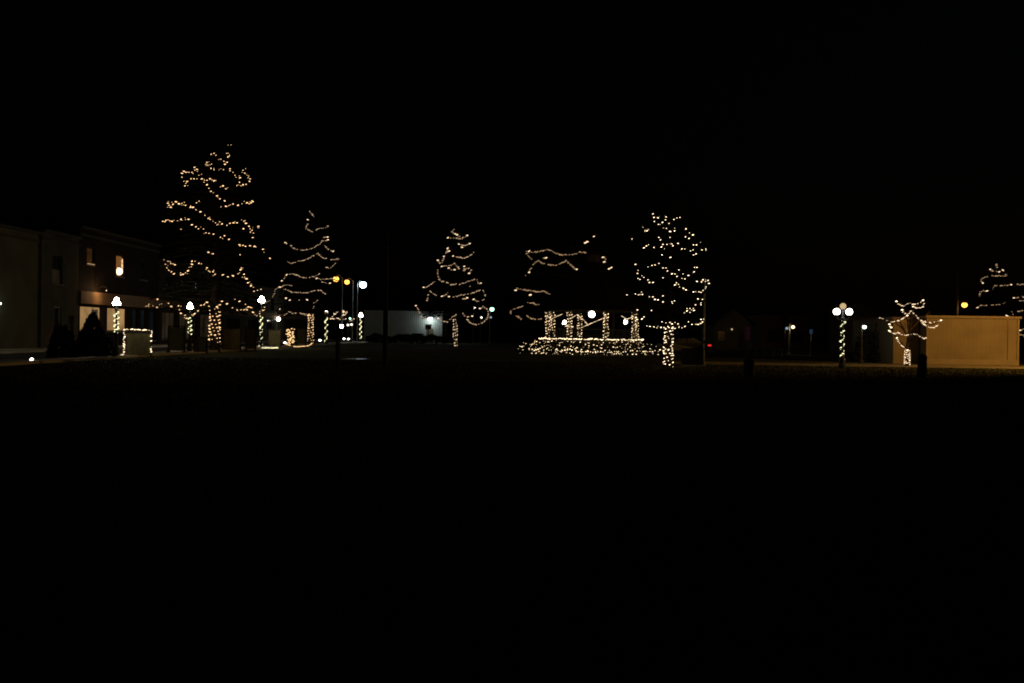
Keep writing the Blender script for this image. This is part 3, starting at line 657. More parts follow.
lamp_post(ground(842, 56), 3.42, 'globe lamp post standing alone on the lawn at the right', along=False, globes=('globe_bright','globe_bright','globe_dim'), slabel='string lights wound loosely down the lone lamp post at the right', zs=(.05,2.6), n_turn=6.3, gr=.185, bulb_r=.036, lift=.31)
lamp_post(ground(564, 112), 3.2, 'globe lamp post behind the left of the gazebo', lights=False, gr=.2, spread=.3, globes=('globe_white',)*3)
lamp_post(ground(625, 112), 3.35, 'globe lamp post behind the right of the gazebo', lights=False, gr=.2, spread=.3, globes=('globe_white',)*3)

# string along the ground from the tall post to the next tree
s_ = empty('ground_lights', ground(263, 85.5), 'string of lights lying on the pavement at foot of tall lamp post', 'string lights')
string(s_, [[at(x, 347.6+random.uniform(-.3,.3), 85.5) for x in np.arange(262.5, 279, 1.1)]], 'bulb_post', .045, .3)
s_ = empty('ground_lights', ground(300, 98), 'string of lights lying at the foot of the second street conifer', 'string lights')
string(s_, [[at(x, y, 98) for x, y in resample([(288,344),(291,346),(297,346.5),(304,346),(309,345.5),(312,343)], 1.4)]], 'bulb_amber', .05, .3)
# little shrub wrapped in amber lights
p = ground(291, 106)
shrub(p, .45, .4, 1.75, 'small upright shrub wrapped in amber lights under the second conifer', 400)
s_ = empty('shrub_lights', p + Vector((0,-.5,0)), 'dense amber lights wrapped round the small upright shrub', 'string lights')
string(s_, [[Vector((p.x + random.uniform(-.42,.42), p.y-.42, .2+1.55*k/16 + random.uniform(-.05,.05))) for k in range(17) for _ in range(3)]], 'bulb_amber', .06, .3)

# ------------------------------------------------------------------ display boards along the pavement
def board(pxl, pxr, Y, hgt, label):
    a, b_ = ground(pxl, Y), ground(pxr, Y); w = b_.x - a.x; c = (a+b_)/2
    t = empty('display_board', (c.x, Y, .12 if c.x < -20.9 else 0), label, 'board', 'display boards along the pavement')
    MB().bbox(-w/2+.05, w/2-.05, -.04, .04, .12, hgt-.05, .01).build('panel', 'wood_board', t)
    for s in (-1, 1):
        MB().bbox(s*(w/2-.04)-.05, s*(w/2-.04)+.05, -.06, .06, 0, hgt, .01).build('post', 'dark_wood', t)
        MB().box(s*(w/2-.04)-.06, s*(w/2-.04)+.06, -.35, .35, .0, .06).build('foot', 'dark_wood', t)
    MB().bbox(-w/2-.02, w/2+.02, -.07, .07, hgt, hgt+.07, .01).build('top_rail', 'dark_wood', t)
    return t, c, w
t, c, w = board(125.5, 151.5, 57.2, 1.38, 'display board outlined by string lights near the shop windows')
s_ = empty('frame_lights', c + Vector((0,-.12,0)), 'string lights framing the display board near the shop windows', 'string lights')
L_, R_, B_, T_ = c.x-w/2-.03, c.x+w/2+.02, .2, 1.56
fp = [Vector((L_-.35+.09*i, c.y-.14, .16)) for i in range(4)] + [Vector((L_+random.uniform(-.04,.04), c.y-.14, B_+(T_-B_)*i/24)) for i in range(25)] + [Vector((L_+w*i/20, c.y-.14, T_+random.uniform(-.02,.03))) for i in range(1,21)]
string(s_, [fp, [Vector((R_+random.uniform(-.03,.04), c.y-.14, z)) for z in (1.5,1.42,1.33,1.27,1.2,.95,.62,.55,.5,.44,.38,.33)]], 'bulb_cream', .027, .45, drop=.15)
board(168, 185, 65.2, 1.62, 'tall unlit board between the framed board and second lamp post')
board(193.5, 207.5, 67.5, 1.05, 'low unlit board just left of the tallest conifer trunk')
board(222, 241, 75.5, 1.7, 'unlit board just right of the tallest conifer trunk')
board(245.5, 256, 80, 1.75, 'narrow unlit board beside the tall lamp post')
board(268, 281, 92, 1.5, 'unlit board under the arch of lights')
board(297, 306, 104, 1.7, 'small far board left of the second conifer trunk')

# ------------------------------------------------------------------ ground floodlights
def ground_flood(px, py, Y, label, r=.13):
    g = ground(px, Y); p = at(px, py, Y)
    if g.x < -20.9 and g.x > -23.3: g.z = .12
    t = empty('floodlight', g, label, 'floodlight', 'floodlights at ground level')
    z = p.z - g.z
    MB().lathe([(.09,0),(.09,.03),(.02,.05),(.02,z-.1)], 8).build('stake', 'black_iron', t)
    m = MB(); m.lathe([(r*.6,z-r*.9),(r*1.1,z-r*.5),(r*1.15,z+r*.2)], 10); m.build('housing', 'black_iron', t)
    MB().ball((0,-.03,z+r*.25), r, 12, 8).build('lens', 'floodlight', t, True)
ground_flood(32, 360, 45.5, 'small floodlight on the ground at the far left', .075)
ground_flood(320, 341, 116, 'ground floodlight right of the second conifer trunk', .15)
ground_flood(344, 339.4, 132, 'left one of two ground floodlights near the street end', .15)
ground_flood(348.5, 339.6, 133, 'right one of two ground floodlights near the street end', .15)
ground_flood(285, 343.3, 104, 'small ground floodlight beside the amber-lit shrub', .13)

# ------------------------------------------------------------------ street lamps on poles
def street_lamp(px, py, Y, label, m_, r, arm=0.0, pole='galvanised', extra=None, pr=.09, group='street lamps', poleh=None, name='street_lamp', cat='street lamp', aim=None):
    p = at(px, py, Y); base = Vector((p.x - arm, Y + .12, 0))
    t = empty(name, base, label, cat, group)
    hz = poleh or (p.z + .25)
    MB().lathe([(pr*1.9,0),(pr*1.9,.15),(pr,.25),(pr*.65,hz)], 10).build('pole', pole, t)
    L = Vector((arm, -.12, p.z))
    m = MB(); m.tube([(0,0,min(hz-.05, p.z+.1)), (arm*.5,-.06,p.z+r+.16), (arm,-.12,p.z+r*1.1+.04)], .035, 6); m.build('arm', pole, t)
    m = MB(); m.lathe([(r*.62,p.z+r*.74),(r*.66,p.z+r*.80),(r*.45,p.z+r*1.0),(r*.2,p.z+r*1.1+.05)], 12, (L.x, L.y)); m.build('hood', 'galvanised', t)
    lo = MB().ball(L, r, 14, 9, sz=.92).build('lens', m_, t, True)
    if extra and aim: spot_light('lamp_light', (L.x, L.y-.1, p.z-r*1.4), aim[0], extra[0], extra[1], t, aim[1], .15)
    elif extra: point_light('lamp_light', (L.x, L.y-.1, p.z-r*1.4), extra[0], extra[1], t, .15)
    return t
street_lamp(336, 279, 146, 'left of two orange street lamps above the far street', 'lamp_sodium', .42, arm=-.9)
street_lamp(347, 282, 153, 'right of two orange street lamps above the far street', 'lamp_sodium', .38, arm=-.9)
street_lamp(363, 284.8, 150, 'dazzling blue-white street lamp at the end of the street', 'lamp_mercury', .5, arm=.8)
street_lamp(492, 309.3, 168, 'green-tinted yard lamp right of the middle conifer', 'lamp_green', .36, arm=.3, group='small far lamps')
street_lamp(474.7, 307.8, 172, 'small warm far lamp seen through the middle conifer lights', 'lamp_small', .17, arm=.2, group='small far lamps')
street_lamp(481.5, 317.5, 165, 'small bluish lamp low to the right of the middle conifer', 'lamp_small', .17, arm=.2, group='small far lamps')
street_lamp(490.8, 317.3, 166, 'tiny dim lamp below the green-tinted yard lamp', 'lamp_dim', .18, arm=.2, group='small far lamps')
street_lamp(793, 327, 94, 'short street lamp with yellow light left of the lone post', 'lamp_sodium_small', .16, arm=.3, extra=(9, (1,.75,.4)))
street_lamp(787, 328.3, 118, 'tiny pale lamp left of the short yellow street lamp', 'lamp_dim', .17, arm=.2, group='small far lamps', pole='dark_wood', extra=(5, (1,.85,.6)))
street_lamp(864.5, 327, 67, 'greenish-white yard lamp beside the shrubs at the right', 'lamp_wall', .125, arm=.15, extra=(2.5, (.8,1,.9)), pole='dark_wood')
street_lamp(964.5, 305, 80, 'orange lamp on a wooden utility pole behind the tan shed', 'lamp_sodium', .22, arm=.55, pole='dark_wood', pr=.14, poleh=8.6, extra=(25, (1,.65,.25)))
street_lamp(1150, 262, 55, 'orange street lamp beyond the right edge, lighting the tan shed', 'lamp_sodium', .25, arm=-.9, extra=(3450, (1,.52,.12)), aim=((21,63,0), 136))
# lanterns at the far end of the street
def lantern(px, py, Y, label, m_, r):
    p = at(px, py, Y); t = empty('lantern_post', (p.x, Y, 0), label, 'lantern', 'lanterns at the street end')
    MB().lathe([(.14,0),(.14,.1),(.05,.3),(.04,p.z-r*1.1)], 8).build('post', 'black_iron', t)
    MB().lathe([(.05,p.z-r*1.15),(.12,p.z-r*.95),(.1,p.z-r*.8)], 8).build('holder', 'black_iron', t)
    MB().ball((0,0,p.z), r, 12, 8).build('globe', m_, t, True)
    MB().lathe([(r*.7,p.z+r*.75),(r*.35,p.z+r*1.15),(.02,p.z+r*1.4)], 8).build('cap', 'black_iron', t)
lantern(341.5, 326.3, 136, 'brightest round lantern near the street end', 'globe_white', .28)
lantern(348, 325, 138, 'left of a pair of yellowish lanterns near the street end', 'lamp_small', .16)
lantern(351.5, 324.5, 140, 'right of a pair of yellowish lanterns near the street end', 'lamp_small', .17)
lantern(343, 311.5, 150, 'high dim lantern above the brightest one', 'bulb_end', .2)
lantern(335, 313.2, 146, 'dim lantern left of the high one', 'bulb_end', .2)
lantern(350, 318.5, 142, 'green-white lantern between the pair and the farthest post', 'lamp_green', .15)
lantern(339.5, 334, 134, 'small dim lantern below the brightest one', 'bulb_far', .16)
lantern(343, 315, 144, 'amber lantern just below the high dim one', 'bulb_end', .2)

# ------------------------------------------------------------------ buildings on the left street (fronts face +X at X = -33.5)
FX = -33.5
def facade(m, y0, y1, z1, holes, depth=.3, x=0.0, back=-11):
    """front wall with real openings plus sides, back and roof; local X = 0 is the front"""
    ys = sorted({y0, y1, *[h_[0] for h_ in holes], *[h_[1] for h_ in holes]}); zs = sorted({0.0, z1, *[h_[2] for h_ in holes], *[h_[3] for h_ in holes]})
    for a, b_ in zip(ys[:-1], ys[1:]):
        for c, d in zip(zs[:-1], zs[1:]):
            if any(h_[0] <= a and b_ <= h_[1] and h_[2] <= c and d <= h_[3] for h_ in holes): continue
            m.add([(x,a,c),(x,b_,c),(x,b_,d),(x,a,d)], [(0,1,2,3)])
    for a, b_, c, d in holes:
        e = x - depth
        m.add([(x,a,c),(x,b_,c),(x,b_,d),(x,a,d),(e,a,c),(e,b_,c),(e,b_,d),(e,a,d)], [(0,4,5,1),(1,5,6,2),(2,6,7,3),(3,7,4,0)])
    m.add([(x,y0,0),(back,y0,0),(back,y1,0),(x,y1,0),(x,y0,z1),(back,y0,z1),(back,y1,z1),(x,y1,z1)], [(0,4,5,1),(1,5,6,2),(2,6,7,3),(7,6,5,4)])
def window(t, a, b_, c, d, pane, lower=None, depth=.2, sill=True, frame='trim', mull=0, fw=.06):
    w = MB()
    for q in ((a,a+fw,c,d),(b_-fw,b_,c,d),(a+fw,b_-fw,c,c+fw),(a+fw,b_-fw,d-fw,d)): w.box(-depth, -depth+.07, q[0]+.002, q[1]-.002, q[2]+.002, q[3]-.002)
    zm = (c+d)/2
    if lower: w.box(-depth, -depth+.06, a+fw, b_-fw, zm-.03, zm+.03)
    for k in range(mull): ym = a+(b_-a)*(k+1)/(mull+1); w.box(-depth, -depth+.06, ym-.03, ym+.03, c+fw, d-fw)
    o = w.build('window', frame, t)
    MB().box(-depth+.01, -depth+.02, a+fw, b_-fw, (zm+.03 if lower else c+fw), d-fw).build('pane', pane, o)
    if lower: MB().box(-depth+.01, -depth+.02, a+fw, b_-fw, c+fw, zm-.03).build('pane', lower, o)
    if sill: MB().box(-depth+.07, .08, a-.1, b_+.1, c-.1, c-.003).build('sill', 'stone', o)
    return o
def shop(name, y0, y1, hgt, wall, label, wins, stores, band=None, doors=()):
    t = empty(name, (FX, y0, 0), label, 'building', 'shops along the left street')
    sh = lambda s: [(q[0]-y0, q[1]-y0, q[2], q[3]) for q in s]
    holes = sh(wins) + sh(stores) + sh(doors)
    m = MB(); facade(m, .0, y1-y0-.05, hgt, holes); m.build('wall', wall, t)
    MB().bbox(-.3, .28, -.02, y1-y0-.03, hgt, hgt+.22, .05).build('cornice', 'trim', t)
    MB().box(0.002, .12, 0, y1-y0-.05, hgt-.55, hgt-.38).build('cornice_band', 'trim', t)
    if band: MB().box(0.003, .15, band[0]-y0, band[1]-y0, band[2], band[3]).build('sign_band', 'sign_band', t)
    for q in sh(doors):
        d = MB().box(-.25, -.19, q[0]+.003, q[1]-.003, q[2]+.13, q[3]-.003).build('door', 'dark_wood', t)
        MB().box(-.18, -.16, q[0]+.2, q[1]-.2, q[2]+1.1, q[3]-.25).build('pane', 'dark_glass', d)
        MB().box(-.188, -.14, q[1]-.18, q[1]-.12, q[2]+1.0, q[2]+1.2).build('handle', 'galvanised', d)
    return t
a = shop('shop_building', 55, 72.3, 8.1, 'stucco', 'plain pale stucco building at the left edge', [], [(57.5,60,.9,3)], None)
window(a, 2.5, 5, .9, 3, 'dark_glass', mull=1)
b_ = shop('shop_building', 72.8, 79.1, 8.4, 'pale_stucco', 'narrow pale shop with one upper window half covered by a blind', [(74.5,76.2,4.8,6.9)], [(74.9,76.1,.9,3.1)], None, [(77.2,78.3,0,2.5)])
window(b_, 1.7, 3.4, 4.8, 6.9, 'dark_glass', 'blind'); window(b_, 2.1, 3.3, .9, 3.1, 'dark_glass', frame='white_paint')
c_ = shop('shop_building', 79.12, 97, 9.3, 'brick_red', 'red brick shop with brightly lit front windows and lit upper windows',
    [(80.5,82.0,6.6,7.95),(86.5,88.2,6.0,7.8),(92.2,93.7,6.0,7.8)], [(79.35,83.7,1.35,3.3),(84.7,89.1,1.35,3.3),(90.3,91.7,.5,3.3),(92.4,93.8,.5,3.3),(94.6,96.2,.5,3.3)], (79.2,96.9,3.48,4.45))
y0 = 79.12
window(c_, 80.5-y0, 82-y0, 6.6, 7.95, 'upper_window', fw=.08); window(c_, 86.5-y0, 88.2-y0, 6.0, 7.8, 'upper_window_bright', fw=.08); window(c_, 92.2-y0, 93.7-y0, 6.0, 7.8, 'dark_glass', 'dark_glass')
window(c_, 79.35-y0, 83.7-y0, 1.35, 3.3, 'shop_window', depth=.25); window(c_, 84.7-y0, 89.1-y0, 1.35, 3.3, 'shop_window', depth=.25)
for q in ((90.3,91.7),(92.4,93.8),(94.6,96.2)): window(c_, q[0]-y0, q[1]-y0, .5, 3.3, 'cool_window', depth=.25)
d_ = shop('shop_building', 97.02, 118, 8.0, 'brick_brown', 'brown brick shop behind the tallest conifer',
    [(99+4.5*k,100.6+4.5*k,4.8,6.8) for k in range(4)], [(98,102,.6,3.2),(103.2,107,.6,3.2),(110,116,.6,3.2)], (97.2,117.8,3.5,4.3), [(107.8,109,0,2.5)])
for k in range(4): window(d_, 1.98+4.5*k, 3.58+4.5*k, 4.8, 6.8, 'dark_glass', 'dark_glass')
for q in ((98,102),(103.2,107),(110,116)): window(d_, q[0]-97.02, q[1]-97.02, .6, 3.2, 'dim_window', depth=.25, mull=2)
e_ = shop('shop_building', 118.02, 150, 7.2, 'pale_stucco', 'long low shop behind the second street conifer', [(121+7*k,123+7*k,4.3,6) for k in range(4)], [(120+10*k,126+10*k,.6,3.0) for k in range(3)], (118.2,149.8,3.3,4.0))
for k in range(4): window(e_, 2.98+7*k, 4.98+7*k, 4.3, 6, 'dark_glass', 'dark_glass')
for k in range(3): window(e_, 1.98+10*k, 7.98+10*k, .6, 3.0, 'dark_glass', depth=.25, mull=2)
f_ = shop('shop_building', 150.02, 195, 6.0, 'brick_brown', 'farthest low brick shop at the end of the street', [], [(153+9*k,158+9*k,.6,3.0) for k in range(4)], (150.2,194.8,3.3,4.0))
for k in range(4): window(f_, 2.98+9*k, 7.98+9*k, .6, 3.0, 'dark_glass', depth=.25, mull=2)
# things on the fronts
def wall_lamp(x, y, z, label, m_, r, extra=None, arm=.45, group='lamps on shop fronts'):
    t = empty('wall_lamp', (x, y, z), label, 'wall lamp', group)
    MB().tube([(0,0,.12),(arm*.6,0,.32),(arm,0,.25),(arm,0,.1)], .02, 6).build('bracket', 'black_iron', t)
    MB().lathe([(.04,.14),(r*.9,.06),(r*1.15,0)], 12, (arm,0), cap=False).build('shade', 'black_iron', t)
    MB().ball((arm,0,-r*.25), r, 12, 8).build('bulb', m_, t, True)
    if extra: point_light('lamp_light', (arm,0,-r*1.5), extra[0], extra[1], t, .06)
wall_lamp(FX+.15, 82.2, 4.62, 'small gooseneck lamp over the brick shop sign band', 'lamp_sodium_small', .035, (70, (1,.60,.28)), arm=.75)
q = at(0.3, 303, 66.5); wall_lamp(FX, 66.05, q.z, 'greenish lamp on the stucco wall at the left edge', 'lamp_wall', .09, (10, (.85,1,.75)))
q = at(275.5, 318.3, 141); wall_lamp(FX, 144.5, q.z, 'bright white lamp on the far shop front under the second conifer', 'globe_white', .3, None, arm=.5)
# window candle lamp and small string in the upper brick-shop window
t = empty('window_lamp', (FX-.1, 87.35, 6.01), 'round bright lamp on the sill of the right upper window', 'lamp')
MB().lathe([(.12,0),(.12,.05),(.04,.1),(.04,.25)], 8).build('stand', 'black_iron', t); MB().ball((0,0,.42), .3, 14, 9).build('globe', 'candle', t, True)
s_ = empty('window_lights', (FX-.08, 88.0, 6.1), 'short string of lights hanging beside the right upper window lamp', 'string lights')
string(s_, [[Vector((FX-.08, 88.02, 7.55-.115*i)) for i in range(10)]], 'bulb_warm', .05, .2)
s_ = empty('window_lights', (FX+.03, 80.6, 6.62), 'row of lights along the sill of the left upper window', 'string lights')
string(s_, [[Vector((FX+.03, 80.65+.12*i, 6.66)) for i in range(11)]], 'bulb_far', .055, .25)
t = empty('poster_stand', (FX+.35, 81.3, .13), 'dark poster stand in front of the left lit shop window', 'sign')
MB().box(-.02,.02,-.45,.45,1.5,2.9).build('panel', 'sign_blue', t); MB().box(-.03,.03,-.5,-.45,0,2.95).build('post', 'black_iron', t); MB().box(-.03,.03,.45,.5,0,2.95).build('post', 'black_iron', t)

# ------------------------------------------------------------------ grey-lit metal building in the middle
def metal_block(x0, x1, y0, y1, hgt, m_, name, label, trim, ribs=.3, rib=.03):
    t = empty(name, ((x0+x1)/2, y0, 0), label, 'building'); w = (x1-x0)/2; m = MB()
    pts = []; x = -w
    while x < w - ribs*.5: pts += [(x,0),(x+ribs*.72,0),(x+ribs*.80,-rib),(x+ribs*.92,-rib)]; x += ribs
    pts = [p for p in pts if p[0] < w-.05] + [(w,0),(w,y1-y0),(-w,y1-y0)]
    m.prism(pts, 'z', 0, hgt); m.build('wall', m_, t)
    MB().box(-w-.12, w+.12, -.15, y1-y0+.1, hgt, hgt+.14).build('roof_edge', trim, t)
    return t, w
xa, xb = at(364, 320, 150).x, at(442.5, 320, 150).x
t, w = metal_block(xa, xb, 150, 162, 4.55, 'grey_metal', 'metal_building', 'pale grey metal building in the distance with a bright wall lamp', 'grey_metal')
dx = at(430, 320, 150).x - (xa+xb)/2
dr = MB().box(dx-.5, dx+.5, -.09, -.035, 0, 2.1).build('door', 'dark_wood', t); MB().box(dx+.36, dx+.42, -.13, -.092, 1.0, 1.12).build('handle', 'galvanised', dr)
q = at(430, 318.8, 149.2)
t = empty('wall_lamp', (q.x, 149.95, q.z), 'bright white floodlight on the grey metal building wall', 'wall lamp')
MB().box(-.1,.1,-.75,0,.28,.38).build('bracket', 'galvanised', t); MB().box(-.36,.36,-1.05,-.45,.2,.3).build('hood', 'galvanised', t)
MB().ball((0,-.75,.02), .36, 14, 9, sz=.6).build('lens', 'lamp_wall', t, True); point_light('lamp_light', (0,-.95,-.28), 230, (.88,1,.93), t, .12)
xs = at(428.5, 325, 149).x
t = empty('hooded_sign', (xs, 148.6, 0), 'dark square sign on a post below the wall floodlight', 'sign')
MB().lathe([(.08,0),(.08,2.4)], 8).build('post', 'black_iron', t); MB().box(-.45,.45,-.09,-.082+.02,2.0,2.75).build('panel', 'black_iron', t)

def hedge(pxl, pxr, Y, hgt, label):
    a, b_ = ground(pxl, Y), ground(pxr, Y); w = (b_.x-a.x)/2
    t = empty('hedge', ((a.x+b_.x)/2, Y, 0), label, 'hedge')
    n = 7000; x = rng.uniform(-w, w, n); y = rng.uniform(-.5, .5, n); top = hgt*(.86+.12*np.sin(x*1.7+2)+.06*np.sin(x*4.1)); z = top*rng.random(n)**.6
    V, Fc = sprays(np.stack([x,y,z],1), rng.normal(0,1,(n,3))+np.array([0,-.3,.3]), rng.uniform(.12,.28,n), rng.uniform(.04,.08,n)); V[:,2] = np.maximum(V[:,2], .01)
    npmesh('foliage', V, Fc, 'needles', t)
    m = MB()
    for k in range(12): q = -w+.3+(2*w-.6)*k/11; m.tube([(q,0,0),(q+.1,0,hgt*.6)], [.05,.02], 5)
    m.build('stem', 'bark', t)
hedge(366, 446, 139, 1.25, 'long low dark hedge in front of the grey metal building')

# ------------------------------------------------------------------ cars
def car(p, rz, paint, label, tail=False):
    t = empty('parked_car', p, label, 'car', 'parked cars', rz=rz)
    side = [(-2.2,.35),(-2.25,.62),(-2.15,.9),(-1.35,.96),(-.75,1.42),(.75,1.45),(1.55,1.0),(2.15,.95),(2.25,.6),(2.2,.33)]
    m = MB(); n = len(side); vs_ = []
    for y, q in ((-.84,0),(-.88,0),(.88,0),(.84,0)): pass
    lay = []
    for y, ins in ((-.80,.05),(-.88,0),(.88,0),(.80,.05)):
        lay.append([(x*(1-.02*ins*20), y*(1 if z < 1.0 else .82), z if z < 1 else z) for x, z in side])
    for l in lay: vs_ += l
    fs_ = [tuple(range(n)), tuple(3*n+i for i in range(n-1,-1,-1))]
    for k in range(3):
        for i in range(n): fs_.append((k*n+i, (k+1)*n+i, (k+1)*n+(i+1)%n, k*n+(i+1)%n))
    m.add(vs_, fs_); m.build('body', paint, t)
    for s in (-1, 1):
        MB().prism([(-1.15,1.0),(-.68,1.36),(.05,1.38),(.05,1.0)] , 'y', s*.80-.012, s*.80+.012).build('window', 'dark_glass', t)
        MB().prism([(.12,1.0),(.12,1.38),(.7,1.38),(1.35,1.02)], 'y', s*.80-.012, s*.80+.012).build('window', 'dark_glass', t)
    MB().add([(-1.32,-.66,1.0),(-1.32,.66,1.0),(-.80,.6,1.41),(-.80,-.6,1.41)], [(0,1,2,3)]).build('windscreen', 'dark_glass', t, loc=(-.012,0,.012))
    MB().add([(1.50,-.66,1.06),(1.50,.66,1.06),(.80,.6,1.44),(.80,-.6,1.44)], [(3,2,1,0)]).build('rear_window', 'dark_glass', t, loc=(.012,0,.012))
    for x in (-1.38, 1.38):
        for s in (-1, 1):
            m = MB(); v = []; 
            tri = [(x+.32*math.cos(2*math.pi*i/16), .32+.32*math.sin(2*math.pi*i/16)) for i in range(16)]; m.prism(tri, 'y', s*.80-.1, s*.80+.1)
            wh = m.build('wheel', 'rubber', t)
            MB().prism([(x+.19*math.cos(2*math.pi*i/12), .32+.19*math.sin(2*math.pi*i/12)) for i in range(12)], 'y', s*.905-.006, s*.905+.006).build('rim', 'galvanised', wh)
    for s in (-1, 1):
        MB().box(2.0, 2.265, s*.74-.16, s*.74+.16, .74, .88).build('tail_light', 'tail_red' if tail else 'car_red', t)
        MB().box(-2.265, -2.2, s*.62-.18, s*.62+.18, .62, .76).build('headlight', 'dark_glass', t)
    MB().box(2.24, 2.27, -.25, .25, .5, .62).build('number_plate', 'plate_white' if tail else 'white_paint', t)
    return t
p = ground(683, 90); car(p, R(8), 'car_dark', 'dark parked car with a glowing red tail light behind the pole', True)
p = ground(417.5, 144.5); car(p, R(90), 'car_dark', 'dark parked car in front of the grey metal building')

# ------------------------------------------------------------------ right-hand buildings
xa, xb = ground(926, 66).x, ground(1018, 66).x
t, w = metal_block(xa, xb, 66, 76, 3.02, 'tan_metal', 'metal_shed', 'tan ribbed metal shed lit orange at the right', 'tan_trim', .28, .005)
MB().box(-w-.03, w+.03, -.07, -.02, .0, .36).build('plinth', 'tan_trim', t)
for s in (-1, 1): MB().box(s*(w-.04)-.06, s*(w-.04)+.06, -.06, -.016, .36, 3.0).build('corner_trim', 'tan_trim', t)
MB().box(w-.72, w-.68, -.035, -.014, .36, 2.9).build('panel_joint', 'brown_metal', t)
xc = ground(893, 67).x
t, w = metal_block(xc, xa-.1, 67, 75, 2.9, 'tan_metal', 'metal_shed', 'dimmer shed wing set back left of the tan shed', 'brown_metal', .28, .005)
xa2, xb2 = ground(862, 112).x, ground(953, 112).x
t, w = metal_block(xa2, xb2, 112, 124, 5.2, 'brown_metal', 'warehouse', 'large dark warehouse behind the tan shed', 'brown_metal', .5, .03)
xa3, xb3 = ground(758, 135).x, ground(858, 135).x
t, w = metal_block(xa3, xb3, 135, 147, 4.3, 'brown_metal', 'long_store', 'long low dark building between gabled house and lone lamp post', 'tan_trim', .6, .03)
for k in range(4):
    o = MB().box(-w+1.2+3*k, -w+2.9+3*k, -.09, -.035, .9, 2.6).build('window', 'trim', t); MB().box(-w+1.3+3*k, -w+2.8+3*k, -.11, -.092, 1.0, 2.5).build('pane', 'dark_glass', o)
# gabled house
def house():
    Y = 122; l, r = ground(712, Y).x, ground(754, Y).x; c = (l+r)/2; w = (r-l)/2
    t = empty('gabled_house', (c, Y, 0), 'barely visible gabled house behind the parked car', 'house')
    ap, ev = 5.1, 3.2
    MB().prism([(-w+.3,0),(w-.3,0),(w-.3,ev),(0,ap-.2),(-w+.3,ev)], 'y', 0, 9).build('wall', 'pale_stucco', t)
    for s in (-1, 1): MB().prism([(0,ap-.12),(s*(w+.2),ev-.25),(s*(w+.2),ev-.1),(0,ap+.05)], 'y', -.5, 9.4).build('roof', 'shingle', t)
    o = MB().box(-1.9,-.9,-.06,-.004,1.0,2.3).build('window', 'trim', t); MB().box(-1.82,-.98,-.075,-.062,1.08,2.22).build('pane', 'dark_glass', o)
    o = MB().box(.6,1.55,-.06,-.004,.1,2.2).build('door', 'dark_wood', t); MB().box(.68,.74,-.1,-.062,1.0,1.1).build('handle', 'galvanised', o)
house()
q = at(732, 329.3, 121.5)
t = empty('wall_lamp', (q.x, 121.94, q.z), 'tiny white porch lamp on the gabled house', 'wall lamp')
MB().box(-.05,.05,-.4,0,.08,.14).build('bracket', 'black_iron', t); MB().ball((0,-.4,0), .11, 10, 7).build('bulb', 'globe_dim', t, True)
# signs
q = at(748, 334, 90)
t = empty('banner_sign', (q.x, 90, 0), 'narrow pink vertical banner sign on a post', 'sign')
MB().lathe([(.05,0),(.05,2.6)], 8, (-.2,0)).build('post', 'black_iron', t); MB().box(-.12,.16,-.03,.03,1.35,2.5).build('panel', 'neon_pink', t)
q = at(811, 331.5, 92)
t = empty('square_sign', (q.x, 92, 0), 'small dim blue square sign on a thin post', 'sign')
MB().lathe([(.04,0),(.035,2.35)], 8).build('post', 'galvanised', t); MB().box(-.14,.14,-.06,-.04,1.95,2.35).build('panel', 'blue_sign', t)
# low rail
a, b_ = at(755, 348.8, 84), at(783, 349.6, 84)
t = empty('parking_rail', ((a.x+b_.x)/2, 84, 0), 'low pale pipe rail below the short street lamp', 'rail')
w = (b_.x-a.x)/2
MB().tube([(-w,0,a.z),(w,0,a.z)], .045, 8).build('rail', 'white_paint', t)
for s in (-1,-.33,.33,1): MB().lathe([(.04,0),(.04,a.z-.03)], 8, (s*(w-.08),0)).build('post', 'galvanised', t)
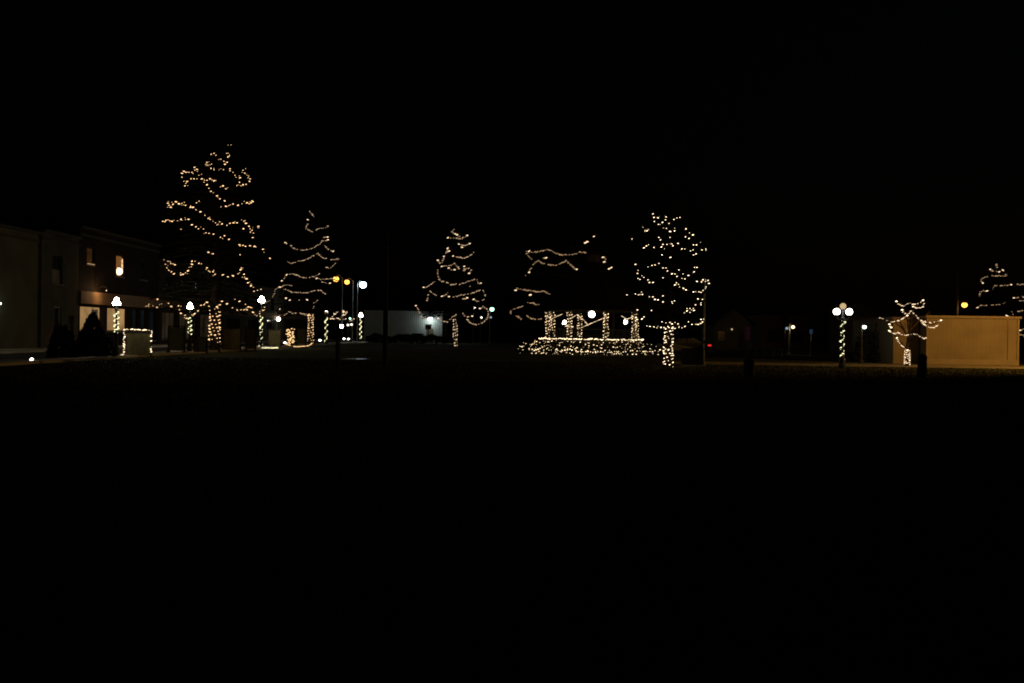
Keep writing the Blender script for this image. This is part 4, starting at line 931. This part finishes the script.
# dark posts, barrels and cabinet on the lawn
def barrel(px, Y, r, hgt, label):
    t = empty('litter_bin', ground(px, Y), label, 'litter bin', 'litter bins on the lawn')
    MB().lathe([(r*.9,0),(r*.93,.03),(r,.08),(r,hgt*.3),(r*1.04,hgt*.32),(r,hgt*.34),(r,hgt*.62),(r*1.04,hgt*.64),(r,hgt*.66),(r,hgt-.14)], 16).build('drum', 'barrel', t, False)
    MB().lathe([(r*1.06,hgt-.14),(r*1.06,hgt-.08),(r*.7,hgt),(r*.2,hgt+.03)], 16).build('lid', 'barrel', t)
barrel(922, 43, .19, .98, 'dark slim litter bin before the tan shed')
barrel(749, 42, .23, .75, 'dark stout litter bin on the lawn below the banner sign')
g = ground(692, 55)
t = empty('utility_cabinet', g, 'dark utility cabinet beside the nearest conifer trunk', 'cabinet')
MB().bbox(-.55,.55,-.3,.3,.08,.92,.03).build('body', 'dark_wood', t); MB().box(-.58,.58,-.34,.34,0,.08).build('plinth', 'concrete', t)
MB().box(-.52,-.02,-.325,-.302,.15,.86).build('door', 'trim', t); MB().box(.02,.52,-.325,-.302,.15,.86).build('door', 'dark_wood', t); MB().box(-.62,.62,-.37,.37,.921,.97).build('lid', 'trim', t)
t = empty('metal_pole', ground(703.5, 56), 'thin grey metal pole right of the nearest conifer', 'pole')
MB().lathe([(.1,0),(.1,.06),(.055,.1),(.04,4.6),(.0401,4.62),(.06,4.66),(.03,4.72)], 10).build('shaft', 'galvanised', t); MB().box(-.03,.03,-.11,-.05,1.2,1.4).build('cleat', 'black_iron', t)
t = empty('wooden_pole', ground(385, 48), 'dark wooden pole in front of the grey metal building', 'pole')
MB().lathe([(.13,0),(.12,1.5),(.10,6.2)], 10).build('shaft', 'dark_wood', t); MB().box(-.6,.6,-.16,-.1,5.7,5.85).build('crossarm', 'dark_wood', t)
t = empty('notice_post', ground(337.5, 43.5), 'short dark notice post on the lawn left of the wooden pole', 'post')
MB().lathe([(.09,0),(.09,1.85),(.06,1.92)], 8).build('post', 'dark_wood', t); MB().box(-.2,.2,-.13,-.095,1.25,1.7).build('panel', 'dark_wood', t)
